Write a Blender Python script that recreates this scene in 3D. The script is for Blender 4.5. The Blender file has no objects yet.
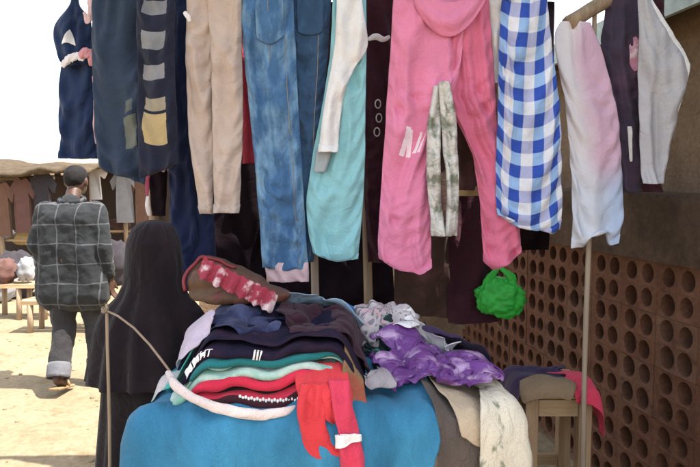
import bpy, bmesh, math, random
import numpy as np
from mathutils import Vector, noise

sc = bpy.context.scene
C = sc.collection
R = math.radians
random.seed(7)

# ---------------------------------------------------------------- camera
F, CX, CY, CAMZ, TILT = 600.0, 350.0, 233.5, 1.5, math.atan(43.5/600.0)
cam_d = bpy.data.cameras.new('camera')
cam_d.sensor_width = 36.0
cam_d.lens = 36.0*F/700.0
cam_d.clip_start = 0.05
cam_d.clip_end = 2000
cam = bpy.data.objects.new('camera', cam_d)
C.objects.link(cam)
cam.location = (0, 0, CAMZ)
cam.rotation_euler = (math.pi/2-TILT, 0, 0)
sc.camera = cam

# ---------------------------------------------------------------- sky and sun
SUN_EL, SUN_AZ = R(62), R(108)          # azimuth clockwise from +Y (view direction)
w = bpy.data.worlds.new('World'); sc.world = w; w.use_nodes = True
nt = w.node_tree; nt.nodes.clear()
sky = nt.nodes.new('ShaderNodeTexSky'); sky.sky_type = 'NISHITA'; sky.sun_disc = False
sky.sun_elevation = SUN_EL; sky.sun_rotation = SUN_AZ
sky.air_density = 1.0; sky.dust_density = 1.5; sky.ozone_density = 1.0
bg = nt.nodes.new('ShaderNodeBackground'); bg.inputs['Strength'].default_value = 0.15
wo = nt.nodes.new('ShaderNodeOutputWorld')
hz = nt.nodes.new('ShaderNodeMixRGB'); hz.blend_type = 'MULTIPLY'; hz.inputs[0].default_value = 1.0
hz.inputs[2].default_value = (1.0, 0.975, 0.93, 1)      # dusty air, the same all over the sky
hs_ = nt.nodes.new('ShaderNodeHueSaturation'); hs_.inputs['Saturation'].default_value = 0.5
nt.links.new(sky.outputs[0], hs_.inputs['Color']); nt.links.new(hs_.outputs[0], hz.inputs[1]); nt.links.new(hz.outputs[0], bg.inputs['Color'])
nt.links.new(bg.outputs[0], wo.inputs['Surface'])
sd = bpy.data.lights.new('sun', 'SUN'); sd.energy = 3.4; sd.angle = R(0.6); sd.color = (1.0, 0.95, 0.87)
sun = bpy.data.objects.new('sun', sd); C.objects.link(sun)
sdir = Vector((math.sin(SUN_AZ)*math.cos(SUN_EL), math.cos(SUN_AZ)*math.cos(SUN_EL), math.sin(SUN_EL)))
sun.rotation_euler = sdir.to_track_quat('Z', 'Y').to_euler()
sun.location = (6, -2, 12)
vs = sc.view_settings
vs.view_transform = 'Standard'; vs.look = 'None'; vs.gamma = 1.0; vs.exposure = 1.88
sc.cycles.max_bounces = 6; sc.cycles.diffuse_bounces = 4; sc.cycles.glossy_bounces = 2; sc.cycles.transmission_bounces = 4
vs.use_curve_mapping = False

# ---------------------------------------------------------------- helpers
CT, ST = math.cos(TILT), math.sin(TILT)
def U(px, py, Y):
    """point at depth Y (m in front of the camera) seen at photo pixel px, py"""
    dx, du = px-CX, CY-py
    dy = F*CT + du*ST; dz = -F*ST + du*CT
    k = Y/dy
    return np.array((dx*k, Y, CAMZ+dz*k))
def at_px(px, Y): return (px-CX)/F*Y

def tag(o, label=None, cat=None, group=None, kind=None):
    if label: o['label'] = label
    if cat: o['category'] = cat
    if group: o['group'] = group
    if kind: o['kind'] = kind
    return o
def thing(name, label, cat, loc, group=None):
    o = bpy.data.objects.new(name, None); C.objects.link(o)
    o.empty_display_size = 0.1
    o.location = tuple(float(v) for v in loc)
    return tag(o, label, cat, group)
def wloc(o):
    v = Vector((0, 0, 0))
    while o is not None:
        v += o.location; o = o.parent
    return v

def link(name, me, m, parent=None, smooth=True, origin=None):
    """mesh given in world coordinates; origin moved to the parent or the base"""
    n = len(me.vertices)
    co = np.empty(n*3, np.float32); me.vertices.foreach_get('co', co); co = co.reshape(-1, 3)
    if origin is None:
        lo, hi = co.min(0), co.max(0)
        origin = np.array(((lo[0]+hi[0])/2, (lo[1]+hi[1])/2, lo[2]))
    co = co-np.array(origin, np.float32)
    me.vertices.foreach_set('co', co.ravel()); me.update()
    if m is not None: me.materials.append(m)
    if smooth: me.polygons.foreach_set('use_smooth', [True]*len(me.polygons))
    o = bpy.data.objects.new(name, me); C.objects.link(o)
    if parent is not None:
        o.parent = parent
        pl = wloc(parent)
        o.location = tuple(float(a-b) for a, b in zip(origin, pl))
    else:
        o.location = tuple(float(a) for a in origin)
    return o

class MB:
    def __init__(s): s.v = []; s.f = []
    def add(s, v, f):
        b = len(s.v); s.v += [tuple(float(c) for c in p) for p in v]; s.f += [tuple(b+i for i in q) for q in f]; return s
    def box(s, c, d, rz=0.0, jit=0.0, rx=0.0):
        c = Vector(c); vs_ = []
        for x in (-1, 1):
            for y in (-1, 1):
                for z in (-1, 1):
                    p = Vector((x*d[0]/2+random.uniform(-jit, jit), y*d[1]/2+random.uniform(-jit, jit), z*d[2]/2+random.uniform(-jit, jit)))
                    if rx: p = Vector((p.x, p.y*math.cos(rx)-p.z*math.sin(rx), p.y*math.sin(rx)+p.z*math.cos(rx)))
                    if rz: p = Vector((p.x*math.cos(rz)-p.y*math.sin(rz), p.x*math.sin(rz)+p.y*math.cos(rz), p.z))
                    vs_.append(c+p)
        return s.add(vs_, [(0, 1, 3, 2), (4, 6, 7, 5), (0, 4, 5, 1), (2, 3, 7, 6), (0, 2, 6, 4), (1, 5, 7, 3)])
    def tube(s, pts, rad, n=8, cap=True, jit=0.0, flat=1.0):
        pts = [Vector(p) for p in pts]; m = len(pts)
        if not hasattr(rad, '__len__'): rad = [rad]*m
        up = Vector((0, 0, 1)); vs_ = []; prev = None
        for i, p in enumerate(pts):
            d = (pts[min(i+1, m-1)]-pts[max(i-1, 0)]).normalized()
            if prev is None:
                a = d.cross(up)
                if a.length < 1e-3: a = Vector((1, 0, 0))
            else:
                a = prev-d*prev.dot(d)
            a.normalize(); prev = a; b = d.cross(a)
            for k in range(n):
                t = 2*math.pi*k/n
                r = rad[i]*(1+random.uniform(-jit, jit))
                vs_.append(p+a*math.cos(t)*r+b*math.sin(t)*r*flat)
        fs = [(i*n+k, i*n+(k+1) % n, (i+1)*n+(k+1) % n, (i+1)*n+k) for i in range(m-1) for k in range(n)]
        if cap: fs += [tuple(range(n))[::-1], tuple((m-1)*n+k for k in range(n))]
        return s.add(vs_, fs)
    def ball(s, c, r, n=10, k=7):
        if not hasattr(r, '__len__'): r = (r, r, r)
        vs_ = [(c[0], c[1], c[2]-r[2])]
        for j in range(1, k):
            ph = -math.pi/2+math.pi*j/k
            for i in range(n):
                t = 2*math.pi*i/n
                vs_.append((c[0]+r[0]*math.cos(ph)*math.cos(t), c[1]+r[1]*math.cos(ph)*math.sin(t), c[2]+r[2]*math.sin(ph)))
        vs_.append((c[0], c[1], c[2]+r[2])); e = len(vs_)-1
        fs = [(0, 1+(i+1) % n, 1+i) for i in range(n)]
        for j in range(k-2):
            a = 1+j*n
            fs += [(a+i, a+(i+1) % n, a+n+(i+1) % n, a+n+i) for i in range(n)]
        a = 1+(k-2)*n
        fs += [(a+i, a+(i+1) % n, e) for i in range(n)]
        return s.add(vs_, fs)
    def capsule(s, p0, r0, p1, r1, n=10):
        p0, p1 = Vector(p0), Vector(p1); d = p1-p0; L = max(d.length, 1e-5)
        pts = []; rad = []
        u = d/L
        for t in (-0.98, -0.8, -0.45): pts.append(p0+u*r0*t); rad.append(r0*math.sqrt(1-t*t))
        for t in (0, 0.25, .5, .75, 1): pts.append(p0+d*t); rad.append(r0+(r1-r0)*t)
        for t in (0.45, 0.8, 0.98): pts.append(p1+u*r1*t); rad.append(r1*math.sqrt(1-t*t))
        return s.tube(pts, rad, n)
    def mesh(s, name='mesh'):
        me = bpy.data.meshes.new(name); me.from_pydata(s.v, [], s.f); me.update(); return me
    def build(s, name, m, parent=None, smooth=False, bevel=0.0, origin=None):
        o = link(name, s.mesh(name), m, parent, smooth, origin)
        if bevel:
            b = o.modifiers.new('bevel', 'BEVEL'); b.width = bevel; b.segments = 2; b.limit_method = 'ANGLE'
        return o

def fbm(x, y, z=0.0, o=3):
    v = 0; a = 1
    for i in range(o):
        v += a*noise.noise((x, y, z)); x *= 2; y *= 2; z *= 2; a *= .5
    return v

# ---------------------------------------------------------------- materials
def nmat(name):
    m = bpy.data.materials.new(name); m.use_nodes = True
    n = m.node_tree; n.nodes.clear()
    out = n.nodes.new('ShaderNodeOutputMaterial'); b = n.nodes.new('ShaderNodeBsdfPrincipled')
    n.links.new(b.outputs[0], out.inputs['Surface'])
    return m, n, b, out
def N(n, t, **k):
    x = n.nodes.new(t)
    for a, v in k.items():
        if a.startswith('i_'):
            key = a[2:]
            x.inputs[int(key) if key.isdigit() else key.replace('_', ' ')].default_value = v
        else: setattr(x, a, v)
    return x
def mth(n, op, a, b=None, c=None):
    x = n.nodes.new('ShaderNodeMath'); x.operation = op
    for i, v in enumerate((a, b, c)):
        if v is None: continue
        if isinstance(v, (int, float)): x.inputs[i].default_value = v
        else: n.links.new(v, x.inputs[i])
    return x.outputs[0]
def mixc(n, f, a, b, mode='MIX'):
    x = n.nodes.new('ShaderNodeMixRGB'); x.blend_type = mode
    for i, v in ((0, f), (1, a), (2, b)):
        if isinstance(v, (int, float)): x.inputs[i].default_value = v
        elif isinstance(v, tuple): x.inputs[i].default_value = (*v, 1) if len(v) == 3 else v
        else: n.links.new(v, x.inputs[i])
    return x.outputs[0]
def ramp(n, f, stops):
    x = n.nodes.new('ShaderNodeValToRGB'); cr = x.color_ramp
    while len(cr.elements) < len(stops): cr.elements.new(0.5)
    for e, (p, c) in zip(cr.elements, stops):
        e.position = p; e.color = (*c, 1)
    n.links.new(f, x.inputs[0]); return x.outputs[0]

def fabric(name, col, var=0.18, rough=0.9, sheen=0.08, trans=0.0, pattern=None, bump=0.35, bscale=22.0, coord='UV', spec=0.2, fade=None, stretch=(1, 1, 1)):
    m, n, b, out = nmat(name)
    tc = N(n, 'ShaderNodeTexCoord')
    src = tc.outputs[coord]
    mp = N(n, 'ShaderNodeMapping'); mp.inputs['Scale'].default_value = stretch
    n.links.new(src, mp.inputs[0])
    no = N(n, 'ShaderNodeTexNoise', i_Scale=6.0, i_Detail=5.0, i_Roughness=0.65)
    n.links.new(mp.outputs[0], no.inputs['Vector'])
    base = pattern(n, src) if pattern else None
    if base is None:
        rgb = N(n, 'ShaderNodeRGB'); rgb.outputs[0].default_value = (*col, 1); base = rgb.outputs[0]
    if fade:
        f2 = N(n, 'ShaderNodeTexNoise', i_Scale=fade[1], i_Detail=6.0, i_Roughness=0.6)
        n.links.new(mp.outputs[0], f2.inputs['Vector'])
        base = mixc(n, ramp(n, f2.outputs['Fac'], [(fade[2], (0, 0, 0)), (fade[3], (1, 1, 1))]), base, fade[0])
    v = ramp(n, no.outputs['Fac'], [(0.25, (1-var,)*3), (0.75, (1+var,)*3)])
    base = mixc(n, 1.0, base, v, 'MULTIPLY')
    # fine thread mottling
    th = N(n, 'ShaderNodeTexNoise', i_Scale=420.0, i_Detail=2.0)
    n.links.new(src, th.inputs['Vector'])
    base = mixc(n, 1.0, base, ramp(n, th.outputs['Fac'], [(0.3, (0.86,)*3), (0.7, (1.1,)*3)]), 'MULTIPLY')
    n.links.new(base, b.inputs['Base Color'])
    b.inputs['Roughness'].default_value = rough
    b.inputs['Specular IOR Level'].default_value = spec
    b.inputs['Sheen Weight'].default_value = sheen
    b.inputs['Sheen Roughness'].default_value = 0.5
    w1 = N(n, 'ShaderNodeTexNoise', i_Scale=bscale, i_Detail=4.0, i_Roughness=0.55, i_Distortion=1.2)
    n.links.new(src, w1.inputs['Vector'])
    hsum = mth(n, 'ADD', w1.outputs['Fac'], mth(n, 'MULTIPLY', th.outputs['Fac'], 0.06))
    bp = N(n, 'ShaderNodeBump', i_Strength=min(1.0, bump*1.5), i_Distance=0.012)
    n.links.new(hsum, bp.inputs['Height']); n.links.new(bp.outputs[0], b.inputs['Normal'])
    if trans > 0:
        t = N(n, 'ShaderNodeBsdfTranslucent'); n.links.new(base, t.inputs[0])
        mx = N(n, 'ShaderNodeMixShader'); mx.inputs[0].default_value = trans
        n.links.new(b.outputs[0], mx.inputs[1]); n.links.new(t.outputs[0], mx.inputs[2])
        n.links.new(mx.outputs[0], out.inputs['Surface'])
    return m

def earth(name, c1, c2, scale=3.0, rough=0.95, bump=0.5, dist=0.03, c3=None, spec=0.15, fine=40.0, world=False):
    m, n, b, out = nmat(name)
    tc = N(n, 'ShaderNodeTexCoord'); src = tc.outputs['Object']
    if world: src = N(n, 'ShaderNodeNewGeometry').outputs['Position']
    a = N(n, 'ShaderNodeTexNoise', i_Scale=scale, i_Detail=8.0, i_Roughness=0.65); n.links.new(src, a.inputs['Vector'])
    f = N(n, 'ShaderNodeTexNoise', i_Scale=fine, i_Detail=5.0, i_Roughness=0.7); n.links.new(src, f.inputs['Vector'])
    base = mixc(n, ramp(n, a.outputs['Fac'], [(0.35, (0, 0, 0)), (0.65, (1, 1, 1))]), c1, c2)
    if c3:
        s = N(n, 'ShaderNodeTexNoise', i_Scale=scale*2.7, i_Detail=6.0, i_Roughness=0.7); n.links.new(src, s.inputs['Vector'])
        base = mixc(n, ramp(n, s.outputs['Fac'], [(0.55, (0, 0, 0)), (0.68, (1, 1, 1))]), base, c3)
    base = mixc(n, 1.0, base, ramp(n, f.outputs['Fac'], [(0.3, (0.75,)*3), (0.7, (1.18,)*3)]), 'MULTIPLY')
    n.links.new(base, b.inputs['Base Color'])
    b.inputs['Roughness'].default_value = rough; b.inputs['Specular IOR Level'].default_value = spec
    bp = N(n, 'ShaderNodeBump', i_Strength=bump, i_Distance=dist)
    n.links.new(mth(n, 'ADD', a.outputs['Fac'], mth(n, 'MULTIPLY', f.outputs['Fac'], 0.4)), bp.inputs['Height'])
    n.links.new(bp.outputs[0], b.inputs['Normal'])
    return m

def wood(name, c1, c2, axis='Z', scale=14.0):
    m, n, b, out = nmat(name)
    tc = N(n, 'ShaderNodeTexCoord')
    mp = N(n, 'ShaderNodeMapping')
    sc_ = {'Z': (scale, scale, scale*.08), 'X': (scale*.08, scale, scale), 'Y': (scale, scale*.08, scale)}[axis]
    mp.inputs['Scale'].default_value = sc_
    n.links.new(tc.outputs['Object'], mp.inputs[0])
    a = N(n, 'ShaderNodeTexNoise', i_Scale=2.5, i_Detail=8.0, i_Roughness=0.7, i_Distortion=0.6); n.links.new(mp.outputs[0], a.inputs['Vector'])
    base = mixc(n, ramp(n, a.outputs['Fac'], [(0.32, (0, 0, 0)), (0.7, (1, 1, 1))]), c1, c2)
    n.links.new(base, b.inputs['Base Color']); b.inputs['Roughness'].default_value = 0.85
    bp = N(n, 'ShaderNodeBump', i_Strength=0.6, i_Distance=0.006)
    n.links.new(a.outputs['Fac'], bp.inputs['Height']); n.links.new(bp.outputs[0], b.inputs['Normal'])
    return m

def plain(name, col, rough=0.7, spec=0.3, metal=0.0):
    m, n, b, out = nmat(name)
    tc = N(n, 'ShaderNodeTexCoord')
    a = N(n, 'ShaderNodeTexNoise', i_Scale=30.0, i_Detail=5.0); n.links.new(tc.outputs['Object'], a.inputs['Vector'])
    base = mixc(n, 1.0, col, ramp(n, a.outputs['Fac'], [(0.3, (0.8,)*3), (0.7, (1.15,)*3)]), 'MULTIPLY')
    n.links.new(base, b.inputs['Base Color'])
    b.inputs['Roughness'].default_value = rough; b.inputs['Specular IOR Level'].default_value = spec; b.inputs['Metallic'].default_value = metal
    return m

def stripes(bands, period, axis='Y', soft=0.0):
    """bands: list of (start fraction, colour) along one uv axis"""
    def pat(n, src):
        s = N(n, 'ShaderNodeSeparateXYZ'); n.links.new(src, s.inputs[0])
        f = mth(n, 'FRACT', mth(n, 'DIVIDE', s.outputs[axis], period))
        x = n.nodes.new('ShaderNodeValToRGB'); x.color_ramp.interpolation = 'LINEAR' if soft else 'CONSTANT'
        cr = x.color_ramp
        while len(cr.elements) < len(bands): cr.elements.new(0.5)
        for e, (p, c) in zip(cr.elements, bands): e.position = p; e.color = (*c, 1)
        n.links.new(f, x.inputs[0]); return x.outputs[0]
    return pat
def gingham(px, py, white, rowc, colc, deep):
    def pat(n, src):
        s = N(n, 'ShaderNodeSeparateXYZ'); n.links.new(src, s.inputs[0])
        def mask(o, p):
            q = mth(n, 'SINE', mth(n, 'MULTIPLY', o, 2*math.pi/p))
            return mth(n, 'MULTIPLY_ADD', q, 6.0, 0.5)
        mu = mask(s.outputs['X'], px); mv = mask(s.outputs['Y'], py)
        for_ = lambda a: N_clamp(n, a)
        mu, mv = for_(mu), for_(mv)
        a = mixc(n, mu, white, colc)
        d = mixc(n, mu, rowc, deep)
        return mixc(n, mv, a, d)
    return pat
def N_clamp(n, a):
    x = n.nodes.new('ShaderNodeClamp'); n.links.new(a, x.inputs[0]); return x.outputs[0]
def gridlines(bg_, line, period, width, coord_axes=('X', 'Z')):
    def pat(n, src):
        s = N(n, 'ShaderNodeSeparateXYZ'); n.links.new(src, s.inputs[0])
        wob = N(n, 'ShaderNodeTexNoise', i_Scale=5.0, i_Detail=2.0); n.links.new(src, wob.inputs['Vector'])
        fs = []
        for ax, off in zip(coord_axes, (0.03, 0.05)):
            f = mth(n, 'FRACT', mth(n, 'DIVIDE', mth(n, 'ADD', mth(n, 'ADD', s.outputs[ax], 20*period+off), mth(n, 'MULTIPLY', wob.outputs['Fac'], .06)), period))
            fs.append(mth(n, 'LESS_THAN', f, width/period))
        return mixc(n, mth(n, 'MULTIPLY', mth(n, 'MAXIMUM', fs[0], fs[1]), 0.75), bg_, line)
    return pat
def prints(bg_, lst, Y, xl):
    """flat printed shapes: (px0, px1, py0, py1, colour, slant)"""
    def pat(n, src):
        sp_ = N(n, 'ShaderNodeSeparateXYZ'); n.links.new(src, sp_.inputs[0])
        no = N(n, 'ShaderNodeTexNoise', i_Scale=60.0, i_Detail=3.0); n.links.new(src, no.inputs['Vector'])
        base = bg_
        for a, b, c, d, col, sl in lst:
            x0, x1 = (a-xl)/F*Y, (b-xl)/F*Y; z1, z0 = U(a, c, Y)[2], U(a, d, Y)[2]
            zz = sp_.outputs['Y']
            xx = mth(n, 'ADD', sp_.outputs['X'], mth(n, 'MULTIPLY', mth(n, 'SUBTRACT', zz, z0), -sl))
            xx = mth(n, 'ADD', xx, mth(n, 'MULTIPLY_ADD', no.outputs['Fac'], .006, -.003))
            f = mth(n, 'MULTIPLY', mth(n, 'MULTIPLY', mth(n, 'GREATER_THAN', xx, x0), mth(n, 'LESS_THAN', xx, x1)), mth(n, 'MULTIPLY', mth(n, 'GREATER_THAN', zz, z0), mth(n, 'LESS_THAN', zz, z1)))
            base = mixc(n, f, base, col)
        return base
    return pat
def speckle(bg_, spots, scale, thr=0.55, second=None):
    def pat(n, src):
        v = N(n, 'ShaderNodeTexVoronoi', i_Scale=scale); n.links.new(src, v.inputs['Vector'])
        base = mixc(n, mth(n, 'LESS_THAN', v.outputs['Distance'], thr), bg_, spots)
        if second:
            v2 = N(n, 'ShaderNodeTexVoronoi', i_Scale=scale*.6); n.links.new(src, v2.inputs['Vector'])
            base = mixc(n, mth(n, 'LESS_THAN', v2.outputs['Distance'], thr*.7), base, second)
        return base
    return pat

# ---------------------------------------------------------------- cloth solver (position based)
def batches(nv, nu, per):
    idx = np.arange(nv*nu).reshape(nv, nu); out = []
    def add(a, b, k):
        a, b = a.ravel(), b.ravel()
        if len(a): out.append((a, b, k))
    for par in (0, 1):                                             # along u
        i = np.arange(par, nu if per else nu-1, 2)
        if per or len(i): add(idx[:, i], idx[:, (i+1) % nu], 1.0)
    for par in (0, 1):
        i = np.arange(par, nv-1, 2); add(idx[i], idx[i+1], 1.0)
    for par in (0, 1):                                             # shear
        i = np.arange(par, nv-1, 2)
        j = np.arange(nu if per else nu-1)
        add(idx[i][:, j], idx[i+1][:, (j+1) % nu], 0.5)
        add(idx[i+1][:, j], idx[i][:, (j+1) % nu], 0.5)
    return out, idx
def bends(nv, nu, per, idx):
    out = []
    for st in ((0, 1), (2, 3)):
        i = np.array([q for q in range(nu if per else nu-2) if q % 4 in st])
        if len(i): out.append((idx[:, i].ravel(), idx[:, (i+2) % nu].ravel()))
        j = np.array([q for q in range(nv-2) if q % 4 in st])
        if len(j): out.append((idx[j].ravel(), idx[j+2].ravel()))
    return out
def pbd(P, Rst, per=False, steps=120, g=0.0006, pin=None, anchor=None, bend=0.15, sep=None, collide=None, damp=0.92, ylim=None, passes=2):
    nv, nu, _ = P.shape
    B, idx = batches(nv, nu, per)
    BB = bends(nv, nu, per, idx)
    Rf = Rst.reshape(-1, 3)
    cons = [(a, b, np.linalg.norm(Rf[b]-Rf[a], axis=1), k) for a, b, k in B]
    cons += [(a, b, np.linalg.norm(Rf[b]-Rf[a], axis=1), bend) for a, b in BB]
    p = P.reshape(-1, 3).astype(float).copy(); v = np.zeros_like(p)
    w_ = np.ones(len(p))
    if pin is not None: w_[pin] = 0.0
    p0 = p.copy()
    for s in range(steps):
        old = p.copy()
        v *= damp
        p = p+v*w_[:, None]; p[:, 2] -= g*w_
        for q in range(passes):
            for a, b, r, k in cons:
                d = p[b]-p[a]; L = np.sqrt((d*d).sum(1))+1e-9
                ws = w_[a]+w_[b]+1e-9
                c = d*((L-r)/L/ws*k)[:, None]
                p[a] += c*w_[a][:, None]; p[b] -= c*w_[b][:, None]
            if anchor is not None:
                ai, at_, ak = anchor
                p[ai] += (at_-p[ai])*ak
            if sep is not None:
                fi, bi, gap = sep
                dd = p[bi, 1]-p[fi, 1]
                e = (np.maximum(0, gap-dd)-np.maximum(0, dd-gap*2.2))*0.5
                p[fi, 1] -= e; p[bi, 1] += e
            if ylim is not None:
                p[:, 1] = np.clip(p[:, 1], ylim[0], ylim[1])
            if collide is not None: collide(p, old, w_)
        v = p-old
        sp = np.sqrt((v*v).sum(1)); mx = 0.03
        f = np.minimum(1, mx/(sp+1e-9)); v *= f[:, None]
    return p.reshape(nv, nu, 3)

def grid_mesh(name, P, per=False, uv=None):
    nv, nu, _ = P.shape
    idx = np.arange(nv*nu).reshape(nv, nu)
    ju = nu if per else nu-1
    j = np.arange(ju); j2 = (j+1) % nu
    q = np.stack([idx[:-1][:, j], idx[1:][:, j], idx[1:][:, j2], idx[:-1][:, j2]], -1).reshape(-1, 4)
    me = bpy.data.meshes.new(name)
    me.from_pydata(P.reshape(-1, 3).tolist(), [], q.tolist())
    if uv is not None:
        if per: uvx = np.concatenate([uv, uv[:, :1]+np.array([[[uv.shape[1]*abs(uv[0, 1, 0]-uv[0, 0, 0]) if False else 0, 0]]])], 1)
        la = me.uv_layers.new(name='UVMap')
        Uq = np.stack([uv[:-1][:, j], uv[1:][:, j], uv[1:][:, j2], uv[:-1][:, j2]], -2).reshape(-1, 2)
        la.data.foreach_set('uv', Uq.ravel().astype(np.float32))
    me.update()
    return me
def cloth_obj(name, P, m, parent=None, per=False, uv=None, thick=0.003, sub=1):
    o = link(name, grid_mesh(name, P, per, uv), m, parent)
    if thick:
        s = o.modifiers.new('thickness', 'SOLIDIFY'); s.thickness = thick; s.offset = 0.0
    if sub:
        s = o.modifiers.new('smooth', 'SUBSURF'); s.levels = sub; s.render_levels = sub
    return o

def lerp_rows(rows, ys):
    r = np.array(rows, float)
    def sm(c):
        # monotone-ish smooth interpolation
        return np.interp(ys, r[:, 0], r[:, c])
    xl, xr = sm(1), sm(2)
    k = np.array([1, 2, 3, 2, 1.])/9
    def bl(a):
        p = np.pad(a, 2, mode='edge'); return np.convolve(p, k, 'valid')
    return bl(xl), bl(xr)

def hang(name, rows, Y, m, parent=None, label=None, cat=None, group=None, excess=0.14, th=0.02, bot=None, seed=0, cell=0.0115, steps=55, bend=0.10, folds=None, wr=0.019, wf=1.0, hem=0, thick=0.0025, tuck=None):
    """a garment panel or leg hanging as a flattened tube. rows: (photo y, left x, right x) from the top down"""
    rs = np.random.RandomState(seed+11)
    y0, y1 = rows[0][0], rows[-1][0]
    h = (y1-y0)/F*Y
    nv = max(8, int(h/cell)+1)
    ys = np.linspace(y0, y1, nv); xl, xr = lerp_rows(rows, ys)
    wmax = (xr-xl).max()/F*Y
    half = max(6, int(wmax/cell*1.1)); nu = half*2
    s = np.concatenate([np.linspace(0, 1, half+1), np.linspace(1, 0, half+1)[1:-1]])
    isf = np.concatenate([np.ones(half+1), -np.ones(half-1)])
    vv = np.linspace(0, 1, nv)
    db = np.zeros_like(s)
    if bot: db = np.interp(s, [b[0] for b in bot], [b[1] for b in bot])
    P = np.zeros((nv, nu, 3)); Rst = np.zeros((nv, nu, 3)); uv = np.zeros((nv, nu, 2))
    ph = rs.rand(6)*6.28
    nf = folds or max(1.5, wmax/0.085)
    for i in range(nv):
        px = xl[i]+(xr[i]-xl[i])*s
        py = ys[i]+db*vv[i]**9
        dx = px-CX; du = CY-py
        dy = F*CT+du*ST; dz = -F*ST+du*CT
        k = Y/dy
        X = dx*k; Z = CAMZ+dz*k
        thk = th*(0.55+0.1*vv[i])
        env = np.sin(np.pi*np.clip(s, 0, 1))**0.5
        fo = (np.sin(s*nf*6.28+ph[0]+1.1*np.sin(vv[i]*3+ph[1]))*0.6+np.sin(s*nf*0.53*6.28+ph[2]-vv[i]*2.2)*0.6+np.sin(s*nf*1.9*6.28+ph[3]+vv[i]*3)*0.25)
        yo = -isf*thk*env+fo*(0.006+0.012*vv[i])*env+0.004*np.sin(vv[i]*9+ph[4]+s*4)
        P[i, :, 0] = X; P[i, :, 1] = Y+yo; P[i, :, 2] = Z
        c = X.mean()
        Rst[i, :, 0] = c+(X-c)*(1+excess); Rst[i, :, 1] = Y-isf*0.008*env; Rst[i, :, 2] = Z
        uv[i, :, 0] = np.where(isf > 0, (X-X[0]), (X-X[0])+0.013)
        uv[i, :, 1] = Z
    xe = P[:, (0, half), 0].copy()
    P += rs.randn(*P.shape)*0.0012
    idx = np.arange(nv*nu).reshape(nv, nu)
    pin = idx[0].ravel()
    ai = np.concatenate([idx[1:, 0], idx[1:, half], idx[-1, 1:half], idx[-1, half+1:]])
    at_ = P.reshape(-1, 3)[ai].copy()
    ne = 2*(nv-1)
    ak = np.tile(np.array([[0.5, 0.15, 0.5]]), (len(ai), 1)); ak[ne:] = (.12, .0, .5)
    f = np.arange(1, half); sep = (idx[:, f].ravel(), idx[:, nu-f].ravel(), 0.005)
    Q = pbd(P, Rst, True, steps=steps, pin=pin, anchor=(ai, at_, ak), bend=bend, sep=sep, ylim=(Y-0.06, Y+0.06))
    # limp, thin: two layers lying together, no short ripples down the length
    for _ in range(5):
        Qs = Q.copy(); Qs[1:-1] = Q[:-2]*.25+Q[1:-1]*.5+Q[2:]*.25
        Qs[-1] = Q[-1]; Q = Qs
    tgt = P[:, (0, half)]
    for c_, k_ in ((0, 0), (half, 1)): Q[:, c_, 0] = Q[:, c_, 0]*.35+xe[:, k_]*.65
    fi_ = np.arange(1, half); bi_ = nu-fi_
    ym = (Q[:, fi_, 1]+Q[:, bi_, 1])/2; lay = .0035+.10*th*np.sin(np.pi*fi_/half)[None, :]
    Q[:, fi_, 1] = ym-lay; Q[:, bi_, 1] = ym+lay
    if wr:
        gu = np.roll(Q, -1, 1)-np.roll(Q, 1, 1); gv = np.gradient(Q, axis=0)
        nn = np.cross(gu, gv); nn /= np.linalg.norm(nn, axis=2, keepdims=True)+1e-9
        o1 = rs.rand(4)*50; dg = rs.choice((-1, 1)); env_ = np.clip(np.minimum(s, 1-s)*6, .25, 1)
        for i in range(nv):
            f0 = min(1, .35+i*h/nv*2.5)
            for j in range(nu):
                x, z = uv[i, j]*wf; sd_ = 0
                x2 = x+.015*noise.noise((x*7, z*3, o1[0]))+.10*(z-Q[0, 0, 2]*wf)*dg*noise.noise((z*2.2, o1[1], sd_))
                r1 = 1-abs(noise.noise((x2*17+o1[1], z*2.6, o1[2]+sd_)))*2.4
                r2 = 1-abs(noise.noise((x2*20+z*9*dg, z*17+o1[3], o1[0]+sd_)))*2.6
                Q[i, j, 1] -= wr*env_[j]*(max(r1, -.5)*1.5*f0+.7*max(r2, -.6)*max(0, noise.noise((x*5+o1[2], z*4, o1[3]))*2.2+.15))
    if tuck: Q[..., 1] += tuck*np.clip(1-vv/.35, 0, 1)[:, None]**1.5
    if parent is None and label is None: label = name
    o = cloth_obj(name, Q, m, parent, True, uv, thick=thick)
    if parent is None: tag(o, label, cat, group)
    o_grid[o.name] = (Q, half)
    if hem:
        k = max(2, int(hem/cell))
        HP = Q[-k-1:].copy(); HU = uv[-k-1:].copy()
        cx_ = HP.mean(1, keepdims=True)
        HP[..., 0] += np.sign(HP[..., 0]-cx_[..., 0])*.0022
        HP[..., 1] -= isf[None, :]*.0038
        HP[-1, :, 2] -= .003; HP[0, :, 1] += isf*.0028
        cloth_obj('hem', HP, m, o, True, HU, thick=.002)
    return o
o_grid = {}

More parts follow.
